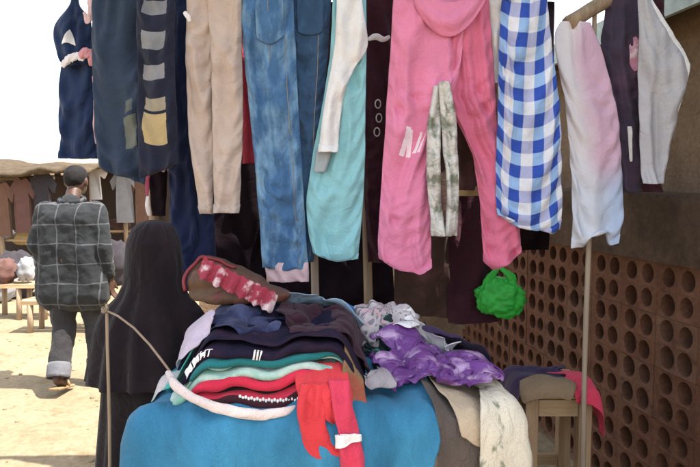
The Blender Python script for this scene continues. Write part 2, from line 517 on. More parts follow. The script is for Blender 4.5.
# patch laid on the front of a hung garment (print, pocket, tag): follows its surface
def patch(name, o, s0, s1, v0, v1, m, parent, nu=8, nv=8, off=0.006, shape=None, thick=0.002):
    Q, half = o_grid[o.name]
    nvv = Q.shape[0]
    P = np.zeros((nv, nu, 3)); uv = np.zeros((nv, nu, 2))
    for i in range(nv):
        for j in range(nu):
            a, b = j/(nu-1), i/(nv-1)
            if shape: a2, b2 = shape(a, b)
            else: a2, b2 = a, b
            fs = (s0+(s1-s0)*a2)*half; fv = (v0+(v1-v0)*b2)*(nvv-1)
            fs = min(max(fs, 0), half-0.001); fv = min(max(fv, 0), nvv-1.001)
            i0, j0 = int(fv), int(fs); di, dj = fv-i0, fs-j0
            p = (Q[i0, j0]*(1-di)*(1-dj)+Q[i0+1, j0]*di*(1-dj)+Q[i0, j0+1]*(1-di)*dj+Q[i0+1, j0+1]*di*dj)
            P[i, j] = p+np.array((0, -off, 0)); uv[i, j] = (p[0], p[2])
    return cloth_obj(name, P, m, parent, False, uv, thick=thick, sub=1)

def seam(o, s_, m, v0=0.0, v1=.97):
    Q, half = o_grid[o.name]; j = int(round(s_*half)); n_ = Q.shape[0]
    pts = [tuple(Q[i, j]+np.array((0, -.0022, 0))) for i in range(int(v0*n_), int(v1*n_), 2)]
    MB().tube(pts, .0016, 4).build('seam', m, o, smooth=True)
# heightfield of everything that lies on the table and the bench
HX0, HY0, HC = -1.1, 1.1, 0.01
HNX, HNY = 270, 210
H = np.zeros((HNY, HNX))
def hcoord(p):
    fx = np.clip((p[:, 0]-HX0)/HC, 0, HNX-1.01); fy = np.clip((p[:, 1]-HY0)/HC, 0, HNY-1.01)
    return fx, fy
def hsample(Hm, p):
    fx, fy = hcoord(p); i = fy.astype(int); j = fx.astype(int); a = fx-j; b = fy-i
    h00, h01, h10, h11 = Hm[i, j], Hm[i, j+1], Hm[i+1, j], Hm[i+1, j+1]
    h = h00*(1-a)*(1-b)+h01*a*(1-b)+h10*(1-a)*b+h11*a*b
    gx = ((h01-h00)*(1-b)+(h11-h10)*b)/HC; gy = ((h10-h00)*(1-a)+(h11-h01)*a)/HC
    return h, gx, gy
def blur(Hm, n=1):
    for _ in range(n):
        Hm = (np.roll(Hm, 1, 0)+np.roll(Hm, -1, 0)+2*Hm)/4
        Hm = (np.roll(Hm, 1, 1)+np.roll(Hm, -1, 1)+2*Hm)/4
    return Hm
def hput(P, th=0.006):
    """raise the heightfield to a settled grid"""
    nv, nu, _ = P.shape
    ts = np.linspace(0, 1, 4)
    for a in ts:
        for b in ts:
            q = (P[:-1, :-1]*(1-a)*(1-b)+P[:-1, 1:]*(1-a)*b+P[1:, :-1]*a*(1-b)+P[1:, 1:]*a*b).reshape(-1, 3)
            i = np.clip(((q[:, 1]-HY0)/HC+.5).astype(int), 0, HNY-1); j = np.clip(((q[:, 0]-HX0)/HC+.5).astype(int), 0, HNX-1)
            np.maximum.at(H, (i, j), q[:, 2]+th)
def collider(th=0.008, mu=0.75):
    Hs = blur(H.copy(), 2)
    def f(p, old, w_):
        h, gx, gy = hsample(Hs, p)
        pen = h+th-p[:, 2]
        m_ = (pen > 0)
        if not m_.any(): return
        n = np.stack([-gx[m_], -gy[m_], np.ones(m_.sum())], 1)
        n /= np.linalg.norm(n, axis=1)[:, None]
        p[m_] += n*(pen[m_]*n[:, 2])[:, None]
        d = p[m_]-old[m_]
        d -= n*(d*n).sum(1)[:, None]
        p[m_] -= d*mu*0.5
        p[:, 2] = np.maximum(p[:, 2], 0.01)
    return f
def sheet(name, cx, cy, wx, wy, rz, m, parent=None, label=None, cat=None, crumple=1.0, amp=0.0, cell=0.025, steps=150, z0=None, seed=0, g=0.004, bend=0.1, thick=0.004, mu=0.75, group=None, edge=0.22, wr=None, wdir=None, gap=.008, hold=False):
    """a cloth dropped on the heap; crumple < 1 starts it bunched up"""
    rs = np.random.RandomState(seed+3)
    nu = max(6, int(wx/cell)); nv = max(6, int(wy/cell))
    a = np.linspace(-.5, .5, nu); b = np.linspace(-.5, .5, nv)
    A, B_ = np.meshgrid(a*wx, b*wy)
    ox = rs.rand(4)*40
    for i in range(nv):
        for j in range(nu):
            e = max(abs(a[j]), abs(b[i]))*2
            q = e**2*edge
            A[i, j] += wx*q*noise.noise((a[j]*2.6+ox[0], b[i]*2.6, ox[1])); B_[i, j] += wy*q*noise.noise((a[j]*2.6, b[i]*2.6+ox[2], ox[3]))
    Rst = np.stack([A, B_, np.zeros_like(A)], -1)
    c, s = math.cos(rz), math.sin(rz)
    P = np.zeros_like(Rst)
    P[..., 0] = cx+(A*c-B_*s)*crumple; P[..., 1] = cy+(A*s+B_*c)*crumple
    f = P.reshape(-1, 3)
    h, _, _ = hsample(H, f)
    zt = (z0 if z0 is not None else h.max()+0.02)
    nz = np.zeros(len(f))
    if amp:
        o1 = rs.rand(3)*50
        for k in range(len(f)):
            nz[k] = amp*(noise.noise((f[k, 0]*9+o1[0], f[k, 1]*9, o1[1]))+0.5*noise.noise((f[k, 0]*22+o1[2], f[k, 1]*22, 3.3)))
    f[:, 2] = zt+nz+amp
    pin = np.arange(nv*nu).reshape(nv, nu)[-1] if hold else None
    if hold: f[pin, 2] = zt
    Q = pbd(P, Rst, False, steps=steps, g=g, pin=pin, bend=bend, collide=collider(gap, mu=max(mu, 1.7) if crumple < .75 else mu), damp=0.94)
    uv = np.stack([A, B_], -1)
    if wr is None: wr = 0.016 if crumple < .75 else 0.0
    if wr:
        gu = np.gradient(Q, axis=1); gv = np.gradient(Q, axis=0)
        nn = np.cross(gu, gv); nn /= np.linalg.norm(nn, axis=2, keepdims=True)+1e-9
        nn[(nn[..., 2]-.5*nn[..., 1]) < 0] *= -1
        th_ = rs.rand()*3.14 if wdir is None else wdir; ca, sa = math.cos(th_), math.sin(th_)
        for i in range(nv):
            for j in range(nu):
                x, y = A[i, j]*ca+B_[i, j]*sa, -A[i, j]*sa+B_[i, j]*ca
                x += .03*noise.noise((x*9, y*9, ox[0])); y += .03*noise.noise((x*9, y*9, ox[1]))
                r1 = 1-abs(noise.noise((x*11+ox[2], y*5, ox[3])))*2.2
                r2 = 1-abs(noise.noise((x*24, y*19+ox[0], ox[1])))*2.2
                Q[i, j] += nn[i, j]*wr*(max(r1, -.3)+.45*r2)
    hput(Q)
    o = cloth_obj(name, Q, m, parent, False, uv, thick=thick, sub=1)
    if parent is None: tag(o, label, cat, group)
    s_grid[o.name] = Q
    return o
s_grid = {}

def folded(name, x0, x1, yf, yb, total, layers, m, label=None, cat=None, parent=None, sag=0.0, seed=0, skew=0.0, rough=0.011, droop=0.0, group=None, thick=None):
    """a folded garment: one sheet folded back and forth, lying on the heap"""
    rs = np.random.RandomState(seed+5)
    o1, o2, o3 = rs.rand(3)*60
    nx = max(12, int((x1-x0)/0.016))
    t = total/layers
    path = []
    ny = 9
    for k in range(layers):
        rng = np.linspace(1, 0, ny) if k % 2 == 0 else np.linspace(0, 1, ny)
        for q in rng: path.append((q, (k+.5)*t, k, 0.0))
        if k < layers-1:
            side = -1 if k % 2 == 0 else 1
            for a in (0.2, 0.4, 0.6, 0.8):
                ang = -math.pi/2+math.pi*a
                path.append((0.0 if side < 0 else 1.0, (k+1)*t+math.sin(ang)*t*.5, k, side*math.cos(ang)*t*0.6))
    path = np.array(path); ns = len(path)
    xs = np.linspace(x0, x1, nx)
    P = np.zeros((ns, nx, 3)); uv = np.zeros((ns, nx, 2))
    Hb = blur(H.copy(), 4)
    for i in range(ns):
        q, hh, k, bul = path[i]
        fr = np.array([yf+0.022*noise.noise((x*5+o1, k*0.31, o2))+0.008*noise.noise((x*17+o1, k*1.7, o3)) for x in xs])
        lx = rs.rand()*0.0
        X = xs+0.012*math.sin(k*2.1+seed)+skew*(q-.5)
        Yv = fr+(yb-yf)*q+bul
        pts = np.stack([X, np.clip(Yv, yf+droop, 9), np.zeros(nx)], 1)
        base, _, _ = hsample(Hb, pts)
        s_ = (xs-x0)/(x1-x0)
        edge = np.minimum(s_, 1-s_)
        thin = 0.55+0.45*np.clip(edge/0.12, 0, 1)
        zz = base+hh*thin-sag*np.sin(np.pi*s_)*(1-q)
        zz = zz+np.array([rough*(1.2*fbm(x*9+o3, q*3+k*.25, o1, 3)+.9*(.35-abs(noise.noise((x*7+q*5+o2, q*6-x*4, k*.3+o1))))) for x in xs])
        P[i, :, 0] = X; P[i, :, 1] = Yv; P[i, :, 2] = zz
        uv[i, :, 0] = xs-x0; uv[i, :, 1] = i*t*0.5+q*0.0
    d = np.linalg.norm(np.diff(P, axis=0), axis=2).mean(1); cum = np.concatenate([[0], np.cumsum(d)])
    uv[:, :, 1] = cum[:, None]
    hput(P)
    o = cloth_obj(name, P, m, parent, False, uv, thick=thick or min(0.012, t*0.55), sub=1)
    if parent is None: tag(o, label, cat, group)
    s_grid[o.name] = P
    return o

# ================================================================ the setting
M = {}
M['sand'] = earth('sandy earth', (0.235, 0.18, 0.11), (0.30, 0.235, 0.15), scale=1.6, bump=0.8, dist=0.03, c3=(0.19, 0.14, 0.08), fine=26.0)
M['mud'] = earth('mud plaster', (0.16, 0.105, 0.066), (0.22, 0.148, 0.094), scale=4.0, bump=0.9, dist=0.03, c3=(0.13, 0.085, 0.055), fine=48.0)
M['block'] = earth('fired clay block', (0.105, 0.046, 0.027), (0.145, 0.070, 0.043), scale=5.0, bump=0.6, dist=0.008, c3=(0.075, 0.038, 0.026), fine=60.0, world=True)
M['block_dusty'] = earth('dusty clay block', (0.105, 0.050, 0.031), (0.15, 0.080, 0.052), scale=4.0, bump=0.7, dist=0.01, c3=(0.075, 0.04, 0.03), fine=50.0, world=True)
M['mortar'] = earth('mortar', (0.13, 0.072, 0.05), (0.10, 0.056, 0.04), scale=7.0, bump=0.6, dist=0.01)
M['cap'] = earth('earth coping', (0.055, 0.036, 0.025), (0.095, 0.062, 0.04), scale=6.0, bump=0.9, dist=0.02, fine=30.0)
M['stick'] = wood('bark stripped stick', (0.20, 0.13, 0.08), (0.38, 0.28, 0.18))
M['paleStick'] = wood('pale weathered stick', (0.26, 0.19, 0.14), (0.40, 0.32, 0.24))
M['branch'] = wood('branch pole', (0.16, 0.11, 0.07), (0.30, 0.21, 0.13), axis='X')
M['plank'] = wood('worn plank', (0.30, 0.19, 0.10), (0.46, 0.33, 0.19), axis='X')
M['legwood'] = wood('worn leg wood', (0.26, 0.16, 0.09), (0.42, 0.29, 0.17))
M['tin'] = plain('painted tin', (0.36, 0.42, 0.38), 0.55, 0.4)
M['rust'] = earth('rusty tin', (0.30, 0.22, 0.16), (0.38, 0.33, 0.28), scale=3.0, bump=0.2, c3=(0.22, 0.12, 0.07))
M['thatch'] = earth('dry thatch', (0.085, 0.062, 0.04), (0.14, 0.105, 0.068), scale=9.0, bump=1.0, dist=0.05, fine=70)
M['rope'] = plain('sisal rope', (0.26, 0.19, 0.14), 0.9)
M['tarp'] = fabric('pale blue white tarpaulin', (0.60, 0.68, 0.76), trans=0.5, coord='Object', rough=0.6)  # bluish and translucent to cool the light under the added tarpaulin

# ground: one sheet to the horizon, fine near the camera
gx = np.concatenate([[-500, -200, -90, -45, -25, -15], np.arange(-9, 5.01, 0.1), [8, 14, 25, 50, 100, 250, 500]])
gy = np.concatenate([[-60, -20, -8, -3], np.arange(0, 12.01, 0.1), [13, 14.5, 17, 21, 27, 36, 50, 80, 140, 300, 700]])
GP = np.zeros((len(gy), len(gx), 3))
for i, y in enumerate(gy):
    for j, x in enumerate(gx):
        z = 0.0
        if -9 < x < 5 and 0 < y < 12:
            z = 0.012*fbm(x*1.1, y*1.1, 0, 2)+0.010*noise.noise((x*4.1, y*4.1, 2.0))
        GP[i, j] = (x, y, z-0.012)
GP = GP[:, ::-1]
g_ = link('ground', grid_mesh('ground', GP), M['sand'], origin=(0, 0, 0)); tag(g_, kind='structure')
# loose pebbles and crumbs of earth
pb = MB()
for k in range(260):
    x = random.uniform(-4.2, -0.9); y = random.uniform(3.0, 8.5); r = random.choice((0.006, 0.008, 0.011, 0.016))
    z = 0.012*fbm(x*1.1, y*1.1, 0, 2)+0.010*noise.noise((x*4.1, y*4.1, 2.0))-0.012
    pb.ball((x, y, z+r*0.3), (r*random.uniform(.8, 1.4), r, r*.7), 6, 4)
tag(pb.build('gravel', M['sand'], smooth=True), 'loose pebbles and crumbs on the sandy ground', 'gravel', kind='stuff')

# ---------------- breeze block wall on the right, running away from the camera
WA = math.atan2(0.15, 1.0)                     # turns left with distance
def wallpt(Y, off=0.0, z=0.0):
    X = 1.77-0.15*Y
    return Vector((X+off*math.cos(WA), Y+off*math.sin(WA), z))
BW, BH, BT, JN = 0.262, 0.236, 0.12, 0.0015
def block_mesh(var):
    rr = random.Random(var)
    mb = MB(); n = 12
    # block local: x thickness (0 = face seen from the stall), y length, z height
    bw, bh = BW-JN, BH-JN
    cw = (bw-0.03)/2; chh = bh/2
    for cj in range(2):
        for ci in range(2):
            cy = -bw/2+0.015+cw*(cj+.5); cz = chh*(ci+.5)
            r = 0.0475*rr.uniform(0.84, 1.05); oy, oz = rr.uniform(-.006, .006), rr.uniform(-.007, .007)
            sq = []; ci_ = []
            for k in range(n):
                t = 2*math.pi*(k+.5)/n; c, s = math.cos(t), math.sin(t); q = 1/max(abs(c), abs(s))
                sq.append((cy+c*q*cw/2, cz+s*q*chh/2)); ci_.append((cy+oy+c*r, cz+oz+s*r*1.08))
            # pull square samples to the exact corners
            for t in (45, 135, 225, 315):
                k = min(range(n), key=lambda k: abs(((360*(k+.5)/n-t+180) % 360)-180))
                c, s = math.cos(R(t)), math.sin(R(t))
                sq[k] = (cy+math.copysign(cw/2, c), cz+math.copysign(chh/2, s))
            vs_ = [(0, a, b) for a, b in sq]+[(0.004, a, b) for a, b in ci_]+[(BT, a, b) for a, b in ci_]+[(BT, a, b) for a, b in sq]
            fs = []
            for k in range(n):
                l = (k+1) % n
                fs += [(k, l, n+l, n+k), (n+k, n+l, 2*n+l, 2*n+k), (2*n+k, 2*n+l, 3*n+l, 3*n+k)]
            mb.add(vs_, fs)
    for e in (-1, 1):                          # plain side ribs
        ya, yb = e*bw/2, e*(bw/2-0.015)
        mb.add([(0, ya, 0), (0, yb, 0), (0, yb, bh), (0, ya, bh), (BT, ya, 0), (BT, yb, 0), (BT, yb, bh), (BT, ya, bh)],
               [(0, 1, 2, 3), (4, 7, 6, 5), (0, 3, 7, 4), (3, 2, 6, 7), (0, 4, 5, 1)])
    mb.add([(0, -bw/2, 0), (BT, -bw/2, 0), (BT, bw/2, 0), (0, bw/2, 0), (0, -bw/2, bh), (BT, -bw/2, bh), (BT, bw/2, bh), (0, bw/2, bh)],
           [(0, 1, 2, 3), (4, 7, 6, 5)])
    me = mb.mesh('breeze_block')
    bm = bmesh.new(); bm.from_mesh(me); bmesh.ops.recalc_face_normals(bm, faces=bm.faces); bm.to_mesh(me); bm.free()
    me.materials.append(M['block'] if var % 3 else M['block_dusty'])
    return me
bmeshes = [block_mesh(k) for k in range(9)]
y_start, ncol, nrow, zbase = 1.62, 18, 5, 0.0
p0 = wallpt(y_start)
bw_root = thing('breeze_block_wall', 'brown breeze block wall pierced with rows of round holes behind the stall', 'wall', p0)
dirv = Vector((-math.sin(WA), math.cos(WA), 0)); norm = Vector((math.cos(WA), math.sin(WA), 0))
for c in range(ncol):
    for r in range(nrow):
        o = bpy.data.objects.new('block', bmeshes[(c*5+r*7+c*r) % 9]); C.objects.link(o); o.parent = bw_root
        q = dirv*(BW*(c+.5))+Vector((0, 0, zbase+BH*r+JN/2))+norm*random.uniform(-.003, .003)
        o.location = q; o.rotation_euler = (random.uniform(-.003, .003), random.uniform(-.003, .003), WA+random.uniform(-.004, .004))
mo = MB()
L = BW*ncol
for c in range(ncol+1):
    q = p0+dirv*(BW*c)+norm*(BT/2+.004); q.z = zbase+BH*nrow/2
    mo.box(q, (BT-0.016, JN+0.004, BH*nrow+0.004), WA)
for r in range(nrow+1):
    q = p0+dirv*(L/2)+norm*(BT/2+.004); q.z = zbase+BH*r
    mo.box(q, (BT-0.020, L, JN+0.004), WA)
mo.build('mortar', M['block'], bw_root)
q = p0+dirv*(L/2)+norm*(BT/2); q.z = -.03
MB().box(q, (BT+0.06, L+.1, .055), WA).build('footing', M['mud'], bw_root)
# uneven earth coping on top of the blocks
def lumpy_wall(Lc, z0, z1, t, seed, nz=6, lump=0.02, dy=0.09):
    ny = max(6, int(Lc/dy)); mb = MB()
    ring = []
    for k in range(nz+1): ring.append((-t/2, k/nz))
    ring.append((0, 1.0))
    for k in range(nz, -1, -1): ring.append((t/2, k/nz))
    n = len(ring); vs_ = []
    for i in range(ny+1):
        y = Lc*i/ny
        top = z1+0.035*noise.noise((y*1.7, seed, 0))
        for x, f in ring:
            z = z0+(top-z0)*f
            d = lump*noise.noise((y*3+seed, z*4, x*3))+lump*.5*noise.noise((y*9+seed, z*11, x))
            e = -0.018 if f > 0.97 and x != 0 else 0
            vs_.append((x+math.copysign(d+e, x) if x else 0, y, z+(0.01 if x == 0 else 0)))
    fs = [(i*n+k, i*n+k+1, (i+1)*n+k+1, (i+1)*n+k) for i in range(ny) for k in range(n-1)]
    fs += [tuple(range(n)), tuple(ny*n+k for k in range(n-1, -1, -1))]
    mb.add(vs_, fs); return mb
def place_local(mb, org, ang):
    c, s = math.cos(ang), math.sin(ang)
    mb.v = [(org[0]+x*c-y*s, org[1]+x*s+y*c, org[2]+z) for x, y, z in mb.v]; return mb
zt = zbase+BH*nrow
cp = place_local(lumpy_wall(L, zt+.004, zt+0.31, BT+0.05, 3.0), p0+norm*(BT/2), WA)
cp.build('coping', M['cap'], bw_root, smooth=True)

# ---------------- mud house behind that wall, with a tin eave
bX0 = 2.02
hs = thing('mud_house', 'rough brown mud house with a tin eave behind the breeze block wall', 'building', (bX0, 2.5, 0))
place_local(lumpy_wall(5.2, -0.02, 2.40, 0.3, 9.0, nz=22, lump=0.03, dy=0.1), Vector((bX0+0.35, -0.75, 0)), WA).build('wall', M['mud'], hs, smooth=True)
place_local(lumpy_wall(2.6, -0.02, 2.40, 0.3, 12.0, nz=18, lump=0.03, dy=0.12), Vector((bX0-.28, 4.30, 0)), WA-math.pi/2).build('wall', M['mud'], hs, smooth=True)
def corrugated(Lc, Wc, n=None, amp=0.018):
    n = n or int(Lc/0.025); mb = MB(); vs_ = []
    for i in range(n+1):
        y = Lc*i/n; z = amp*math.sin(y/0.076*2*math.pi)
        vs_ += [(0, y, z), (Wc*.5, y, z+.0), (Wc, y, z)]
    fs = [(i*3+k, i*3+k+1, i*3+k+4, i*3+k+3) for i in range(n) for k in range(2)]
    mb.add(vs_, fs); return mb
rf = corrugated(5.6, 3.4)
rf.v = [(x, y, z+0.22*x) for x, y, z in rf.v]
place_local(rf, Vector((bX0-.02, -0.95, 2.36)), WA)
rfo = rf.build('roof', M['rust'], hs, smooth=True)
sm = rfo.modifiers.new('thickness', 'SOLIDIFY'); sm.thickness = 0.004
place_local(MB().box((0, 2.8, 0), (0.025, 5.6, 0.12)), Vector((bX0-.04, -0.95, 2.335)), WA).build('fascia_board', M['tin'], rfo)
for k in range(7):
    place_local(MB().box((0.32, 0.3+k*0.82, 0), (0.75, 0.06, 0.08)), Vector((bX0-.02, -0.95, 2.36)), WA).build('rafter', M['branch'], rfo)

# ---------------- mud wall at the back of the stall
bk = place_local(lumpy_wall(2.35, -0.02, 2.02, 0.24, 21.0, nz=16, lump=0.03), Vector((1.02, 5.35, 0)), math.pi/2)
tag(bk.build('mud_wall', M['mud'], smooth=True), 'low dark mud wall closing off the back of the clothes stall', 'wall')

# ================================================================ stall frame
def pole(name, a, b, r0, r1, m, label, cat='pole', seed=0, n=8, group=None, bendy=0.02):
    a, b = Vector(a), Vector(b); k = 10; pts = []; rad = []
    for i in range(k+1):
        t = i/k; p = a.lerp(b, t)
        w_ = math.sin(math.pi*t)*bendy
        p = p+Vector((w_*noise.noise((seed, t*2, 0)), w_*noise.noise((seed, t*2, 5)), w_*noise.noise((seed+3, t*2.3, 9))))
        pts.append(p); rad.append((r0+(r1-r0)*t)*(1+0.12*noise.noise((seed*1.7, t*9, 1))))
    return tag(MB().tube(pts, rad, n, jit=0.05).build(name, m, smooth=True), label, cat, group)
ZP = 2.43
pole('hanging_pole', (-1.42, 2.27, ZP+.01), (1.55, 2.25, ZP), 0.024, 0.018, M['branch'], 'long branch pole above the table carrying the front row of clothes', seed=1, bendy=0.015)
pole('hanging_pole', (-1.45, 2.50, ZP), (1.5, 2.50, ZP+.02), 0.024, 0.018, M['branch'], 'branch pole just behind the front row of hung clothes', seed=2, bendy=0.015)
pole('hanging_pole', (-1.25, 2.90, ZP), (1.32, 2.90, ZP), 0.024, 0.018, M['branch'], 'rear branch pole carrying the dark back row of clothes', seed=3, bendy=0.015)
a = U(586, 330, 2.36)
pole('stall_post', (a[0]+.012, 2.37, -.05), (a[0]-.005, 2.36, 2.62), 0.011, 0.009, M['paleStick'], 'thin pale stall post standing in front of the breeze block wall', seed=4)
a = U(313, 270, 2.42)
pole('stall_post', (a[0]+.01, 2.43, -.05), (a[0], 2.42, 2.62), 0.016, 0.014, M['paleStick'], 'pale tan post rising between the blue jeans and the aqua garment', seed=5)
a = U(368, 240, 2.62)
pole('stall_post', (a[0], 2.62, -.05), (a[0]-.01, 2.60, 2.62), 0.022, 0.016, M['stick'], 'brown post between the aqua garment and the pink trousers', seed=6)
a = U(150, 100, 2.60)
pole('stall_post', (a[0], 2.62, -.05), (a[0], 2.62, 2.62), 0.024, 0.02, M['stick'], 'left rear stall post hidden behind the navy garments', seed=7)
pole('stall_post', (1.58, 1.16, -.05), (1.56, 1.16, 2.66), 0.03, 0.026, M['stick'], 'added front right post of the shading tarpaulin beside the wall', seed=8)
pole('stall_post', (-1.42, 1.17, -.05), (-1.44, 1.17, 2.66), 0.03, 0.026, M['stick'], 'added front left post of the shading tarpaulin', seed=9)
pole('roof_pole', (-1.5, 2.56, 2.62), (1.75, 2.56, 2.66), 0.026, 0.02, M['branch'], 'added back roof pole carrying the shading tarpaulin', seed=10)
pole('roof_pole', (-1.5, 1.16, 2.67), (1.8, 1.16, 2.67), 0.026, 0.02, M['branch'], 'added front roof pole carrying the shading tarpaulin', seed=11)
b0 = U(568, 24, 2.30); b1 = U(672, -36, 2.50)
pole('beam', b0, (b1[0], 2.50, b1[2]), 0.028, 0.024, M['stick'], 'brown pole end jutting out against the sky above the pale shirt', seed=12, bendy=0.01)
# tarpaulin added overhead, out of view, to put the stall in shade
nu_, nv_ = 40, 26
AP = np.zeros((nv_, nu_, 3))
for i in range(nv_):
    for j in range(nu_):
        x = 1.95-3.4*j/(nu_-1); y = 1.08+1.56*i/(nv_-1)
        AP[i, j] = (x, y, 2.705-0.012*i/nv_-0.05*math.sin(math.pi*min(1, max(0, (y-1.16)/1.4)))*(0.8+.5*noise.noise((x*2, 0, 1)))+0.008*fbm(x*3, y*3, 1))
aw = cloth_obj('added_awning', AP, M['tarp'], thick=0.002)
tag(aw, 'unseen pale tarpaulin added over the clothes stall to shade it', 'added_awning')

# ================================================================ table, bench and the heap of clothes
tx0, tx1, ty0, ty1, tz = -0.56, 0.44, 1.56, 2.36, 0.87
tb = thing('market_table', 'wooden market table standing under the blue cloth and heap of clothes', 'table', ((tx0+tx1)/2, (ty0+ty1)/2, 0))
for k in range(5):
    y = ty0+(ty1-ty0)*(k+.5)/5
    MB().box(((tx0+tx1)/2, y, tz-.0125), (tx1-tx0, (ty1-ty0)/5-.006, 0.025), jit=.001).build('plank', M['plank'], tb)
for x in (tx0+.06, tx1-.06):
    for y in (ty0+.08, ty1-.08):
        MB().box((x, y, (tz-.028)/2), (.06, .06, tz-.028)).build('leg', M['legwood'], tb, bevel=.004)
for y in (ty0+.08, ty1-.08):
    MB().box(((tx0+tx1)/2, y, tz-.07), (tx1-tx0-.19, .03, .08)).build('rail', M['plank'], tb)

bq = U(562, 392, 2.45)
bx0, bx1, by0, by1, bz = U(527, 392, 2.4)[0], U(600, 392, 2.4)[0], 2.42, 2.74, U(560, 392, 2.42)[2]
st = thing('wooden_stool', 'small tan wooden stool beside the wall with dark and red cloths on it', 'stool', ((bx0+bx1)/2, (by0+by1)/2, 0))
MB().box(((bx0+bx1)/2, (by0+by1)/2, bz-.016), (bx1-bx0, by1-by0, .032), jit=.002).build('seat', M['plank'], st, bevel=.006)
for x in (bx0+.035, bx1-.04):
    for y in (by0+.045, by1-.045):
        MB().box((x, y, (bz-.034)/2), (.055, .055, bz-.034)).build('leg', M['legwood'], st, bevel=.005)
for y in (by0+.045, by1-.045):
    MB().box(((bx0+bx1)/2, y, bz-.08), (bx1-bx0-.135, .026, .07)).build('apron', M['plank'], st)
    MB().box(((bx0+bx1)/2, y, .26), (bx1-bx0-.135, .026, .05)).build('stretcher', M['plank'], st)

def hbox(x0, x1, y0, y1, z, rnd=0.04):
    for i in range(HNY):
        y = HY0+i*HC
        if y < y0 or y > y1: continue
        ey = min(y-y0, y1-y)
        xs = HX0+np.arange(HNX)*HC
        m_ = (xs >= x0) & (xs <= x1)
        e = np.minimum(np.minimum(xs-x0, x1-xs), ey)
        zz = z-np.clip(rnd-e, 0, rnd)**2/rnd*0.8
        H[i] = np.where(m_, np.maximum(H[i], zz), H[i])
hbox(tx0-.03, tx1+.03, ty0-.03, ty1+.03, tz+.004, 0.012)
hbox(bx0-.03, bx1+.03, by0-.03, by1+.03, bz+.004, 0.012)

D = {}
D['blue'] = fabric('blue cotton cloth', (0.026, 0.15, 0.27), var=0.25, fade=((0.045, 0.22, 0.37), 3.0, .45, .7), rough=.75, bump=.5)
D['taupe'] = fabric('taupe sacking', (0.11, 0.085, 0.072), var=.2, bump=.6, bscale=40)
D['beige'] = fabric('beige linen', (0.46, 0.36, 0.25), var=.15, bump=.5)
D['cream'] = fabric('cream printed cloth', (0.62, 0.56, 0.45), fade=((0.22, 0.23, 0.17), 18.0, .53, .60), bump=.8)
D['sack'] = fabric('stuffed sack', (0.12, 0.10, 0.09), coord='Object')

# stuffed sack under the blue cloth gives it the rounded shoulder
def lump_bundle(name, c, r, m, parent=None, seed=0, lump=.12, n=36, k=20, flatb=0.6, sub=0, knots=4.0):
    vs_ = []; fs = []
    for j in range(k+1):
        ph = -math.pi/2+math.pi*j/k
        for i in range(n):
            t = 2*math.pi*i/n
            d = Vector((math.cos(ph)*math.cos(t), math.cos(ph)*math.sin(t), math.sin(ph)))
            q = 1+lump*fbm(d.x*knots*.5+seed, d.y*knots*.5, d.z*knots*.5, 3)+lump*.6*(abs(noise.noise((d.x*knots+seed, d.y*knots, d.z*knots)))-.2)
            z = d.z*(flatb if d.z < 0 else 1)
            sx = math.copysign(abs(d.x)**.85, d.x); sy = math.copysign(abs(d.y)**.85, d.y)
            vs_.append((c[0]+sx*r[0]*q, c[1]+sy*r[1]*q, c[2]+z*r[2]*q))
    fs = [(j*n+i, j*n+(i+1) % n, (j+1)*n+(i+1) % n, (j+1)*n+i) for j in range(k) for i in range(n)]
    mb = MB().add(vs_, fs)
    me = mb.mesh(name)
    la = me.uv_layers.new(name='UVMap')
    for p in me.polygons:
        for li in p.loop_indices:
            v = me.vertices[me.loops[li].vertex_index].co
            la.data[li].uv = (math.atan2(v.y-c[1], v.x-c[0])*r[0], v.z)
    o = link(name, me, m, parent)
    if sub:
        s = o.modifiers.new('smooth', 'SUBSURF'); s.levels = sub; s.render_levels = sub
    return o
# slack padded top: low mound on the table
def mound(cx, cy, rx, ry, h, z):
    ys, xs = np.mgrid[0:HNY, 0:HNX]
    X = HX0+xs*HC; Yv = HY0+ys*HC
    q = ((X-cx)/rx)**4+((Yv-cy)/ry)**4
    zz = z+h*np.sqrt(np.clip(1-q, 0, 1))
    np.maximum(H, np.where(q < 1, zz, 0), out=H)
mound(-0.10, 1.93, 0.46, 0.40, 0.045, tz-.004)
n_ = 30; vs_ = []; kk = 20
pad = np.zeros((kk, n_, 3))
for i in range(kk):
    for j in range(n_):
        a, b = -1+2*j/(n_-1), -1+2*i/(kk-1)
        q = min(1, a**4+b**4)
        pad[i, j] = (-0.10-a*.45, 1.95+b*.36, tz+.002+.032*math.sqrt(max(0, 1-q)))
tag(cloth_obj('padding_sheet', pad, D['sack'], thick=.003), 'dark padding laid on the table under the blue cloth', 'cloth')

# blue cloth: big sheet over the table front and left end
sheet('blue_cloth', -0.235, 1.78, 1.04, 1.30, R(-3), D['blue'], label='bright blue cloth draped over the front of the market table', cat='cloth', cell=.026, steps=210, seed=1, z0=.96, bend=.25, wr=.042, wdir=0.1)
sheet('taupe_cloth', 0.40, 1.72, 0.40, 1.0, R(2), D['taupe'], edge=.06, gap=.02, mu=1.95, label='taupe sacking hanging down at the right end of the table', cat='cloth', cell=.026, steps=170, seed=2, z0=.97, bend=.2)
D['rolled'] = fabric('white rolled hem', (0.66, 0.55, 0.53), var=.2, bump=.6)
D['redblack'] = fabric('red knit with white dotted hem', (0.5, 0.03, 0.05), pattern=stripes([(0.0, (0.02, 0.01, 0.012)), (0.30, (0.55, 0.025, 0.06)), (0.62, (0.04, 0.01, 0.015)), (0.8, (0.5, 0.03, 0.06))], 0.17), bump=.4)
D['mint'] = fabric('mint green cotton', (0.20, 0.42, 0.34), fade=((0.46, 0.55, 0.50), 9.0, .45, .6), var=.2)
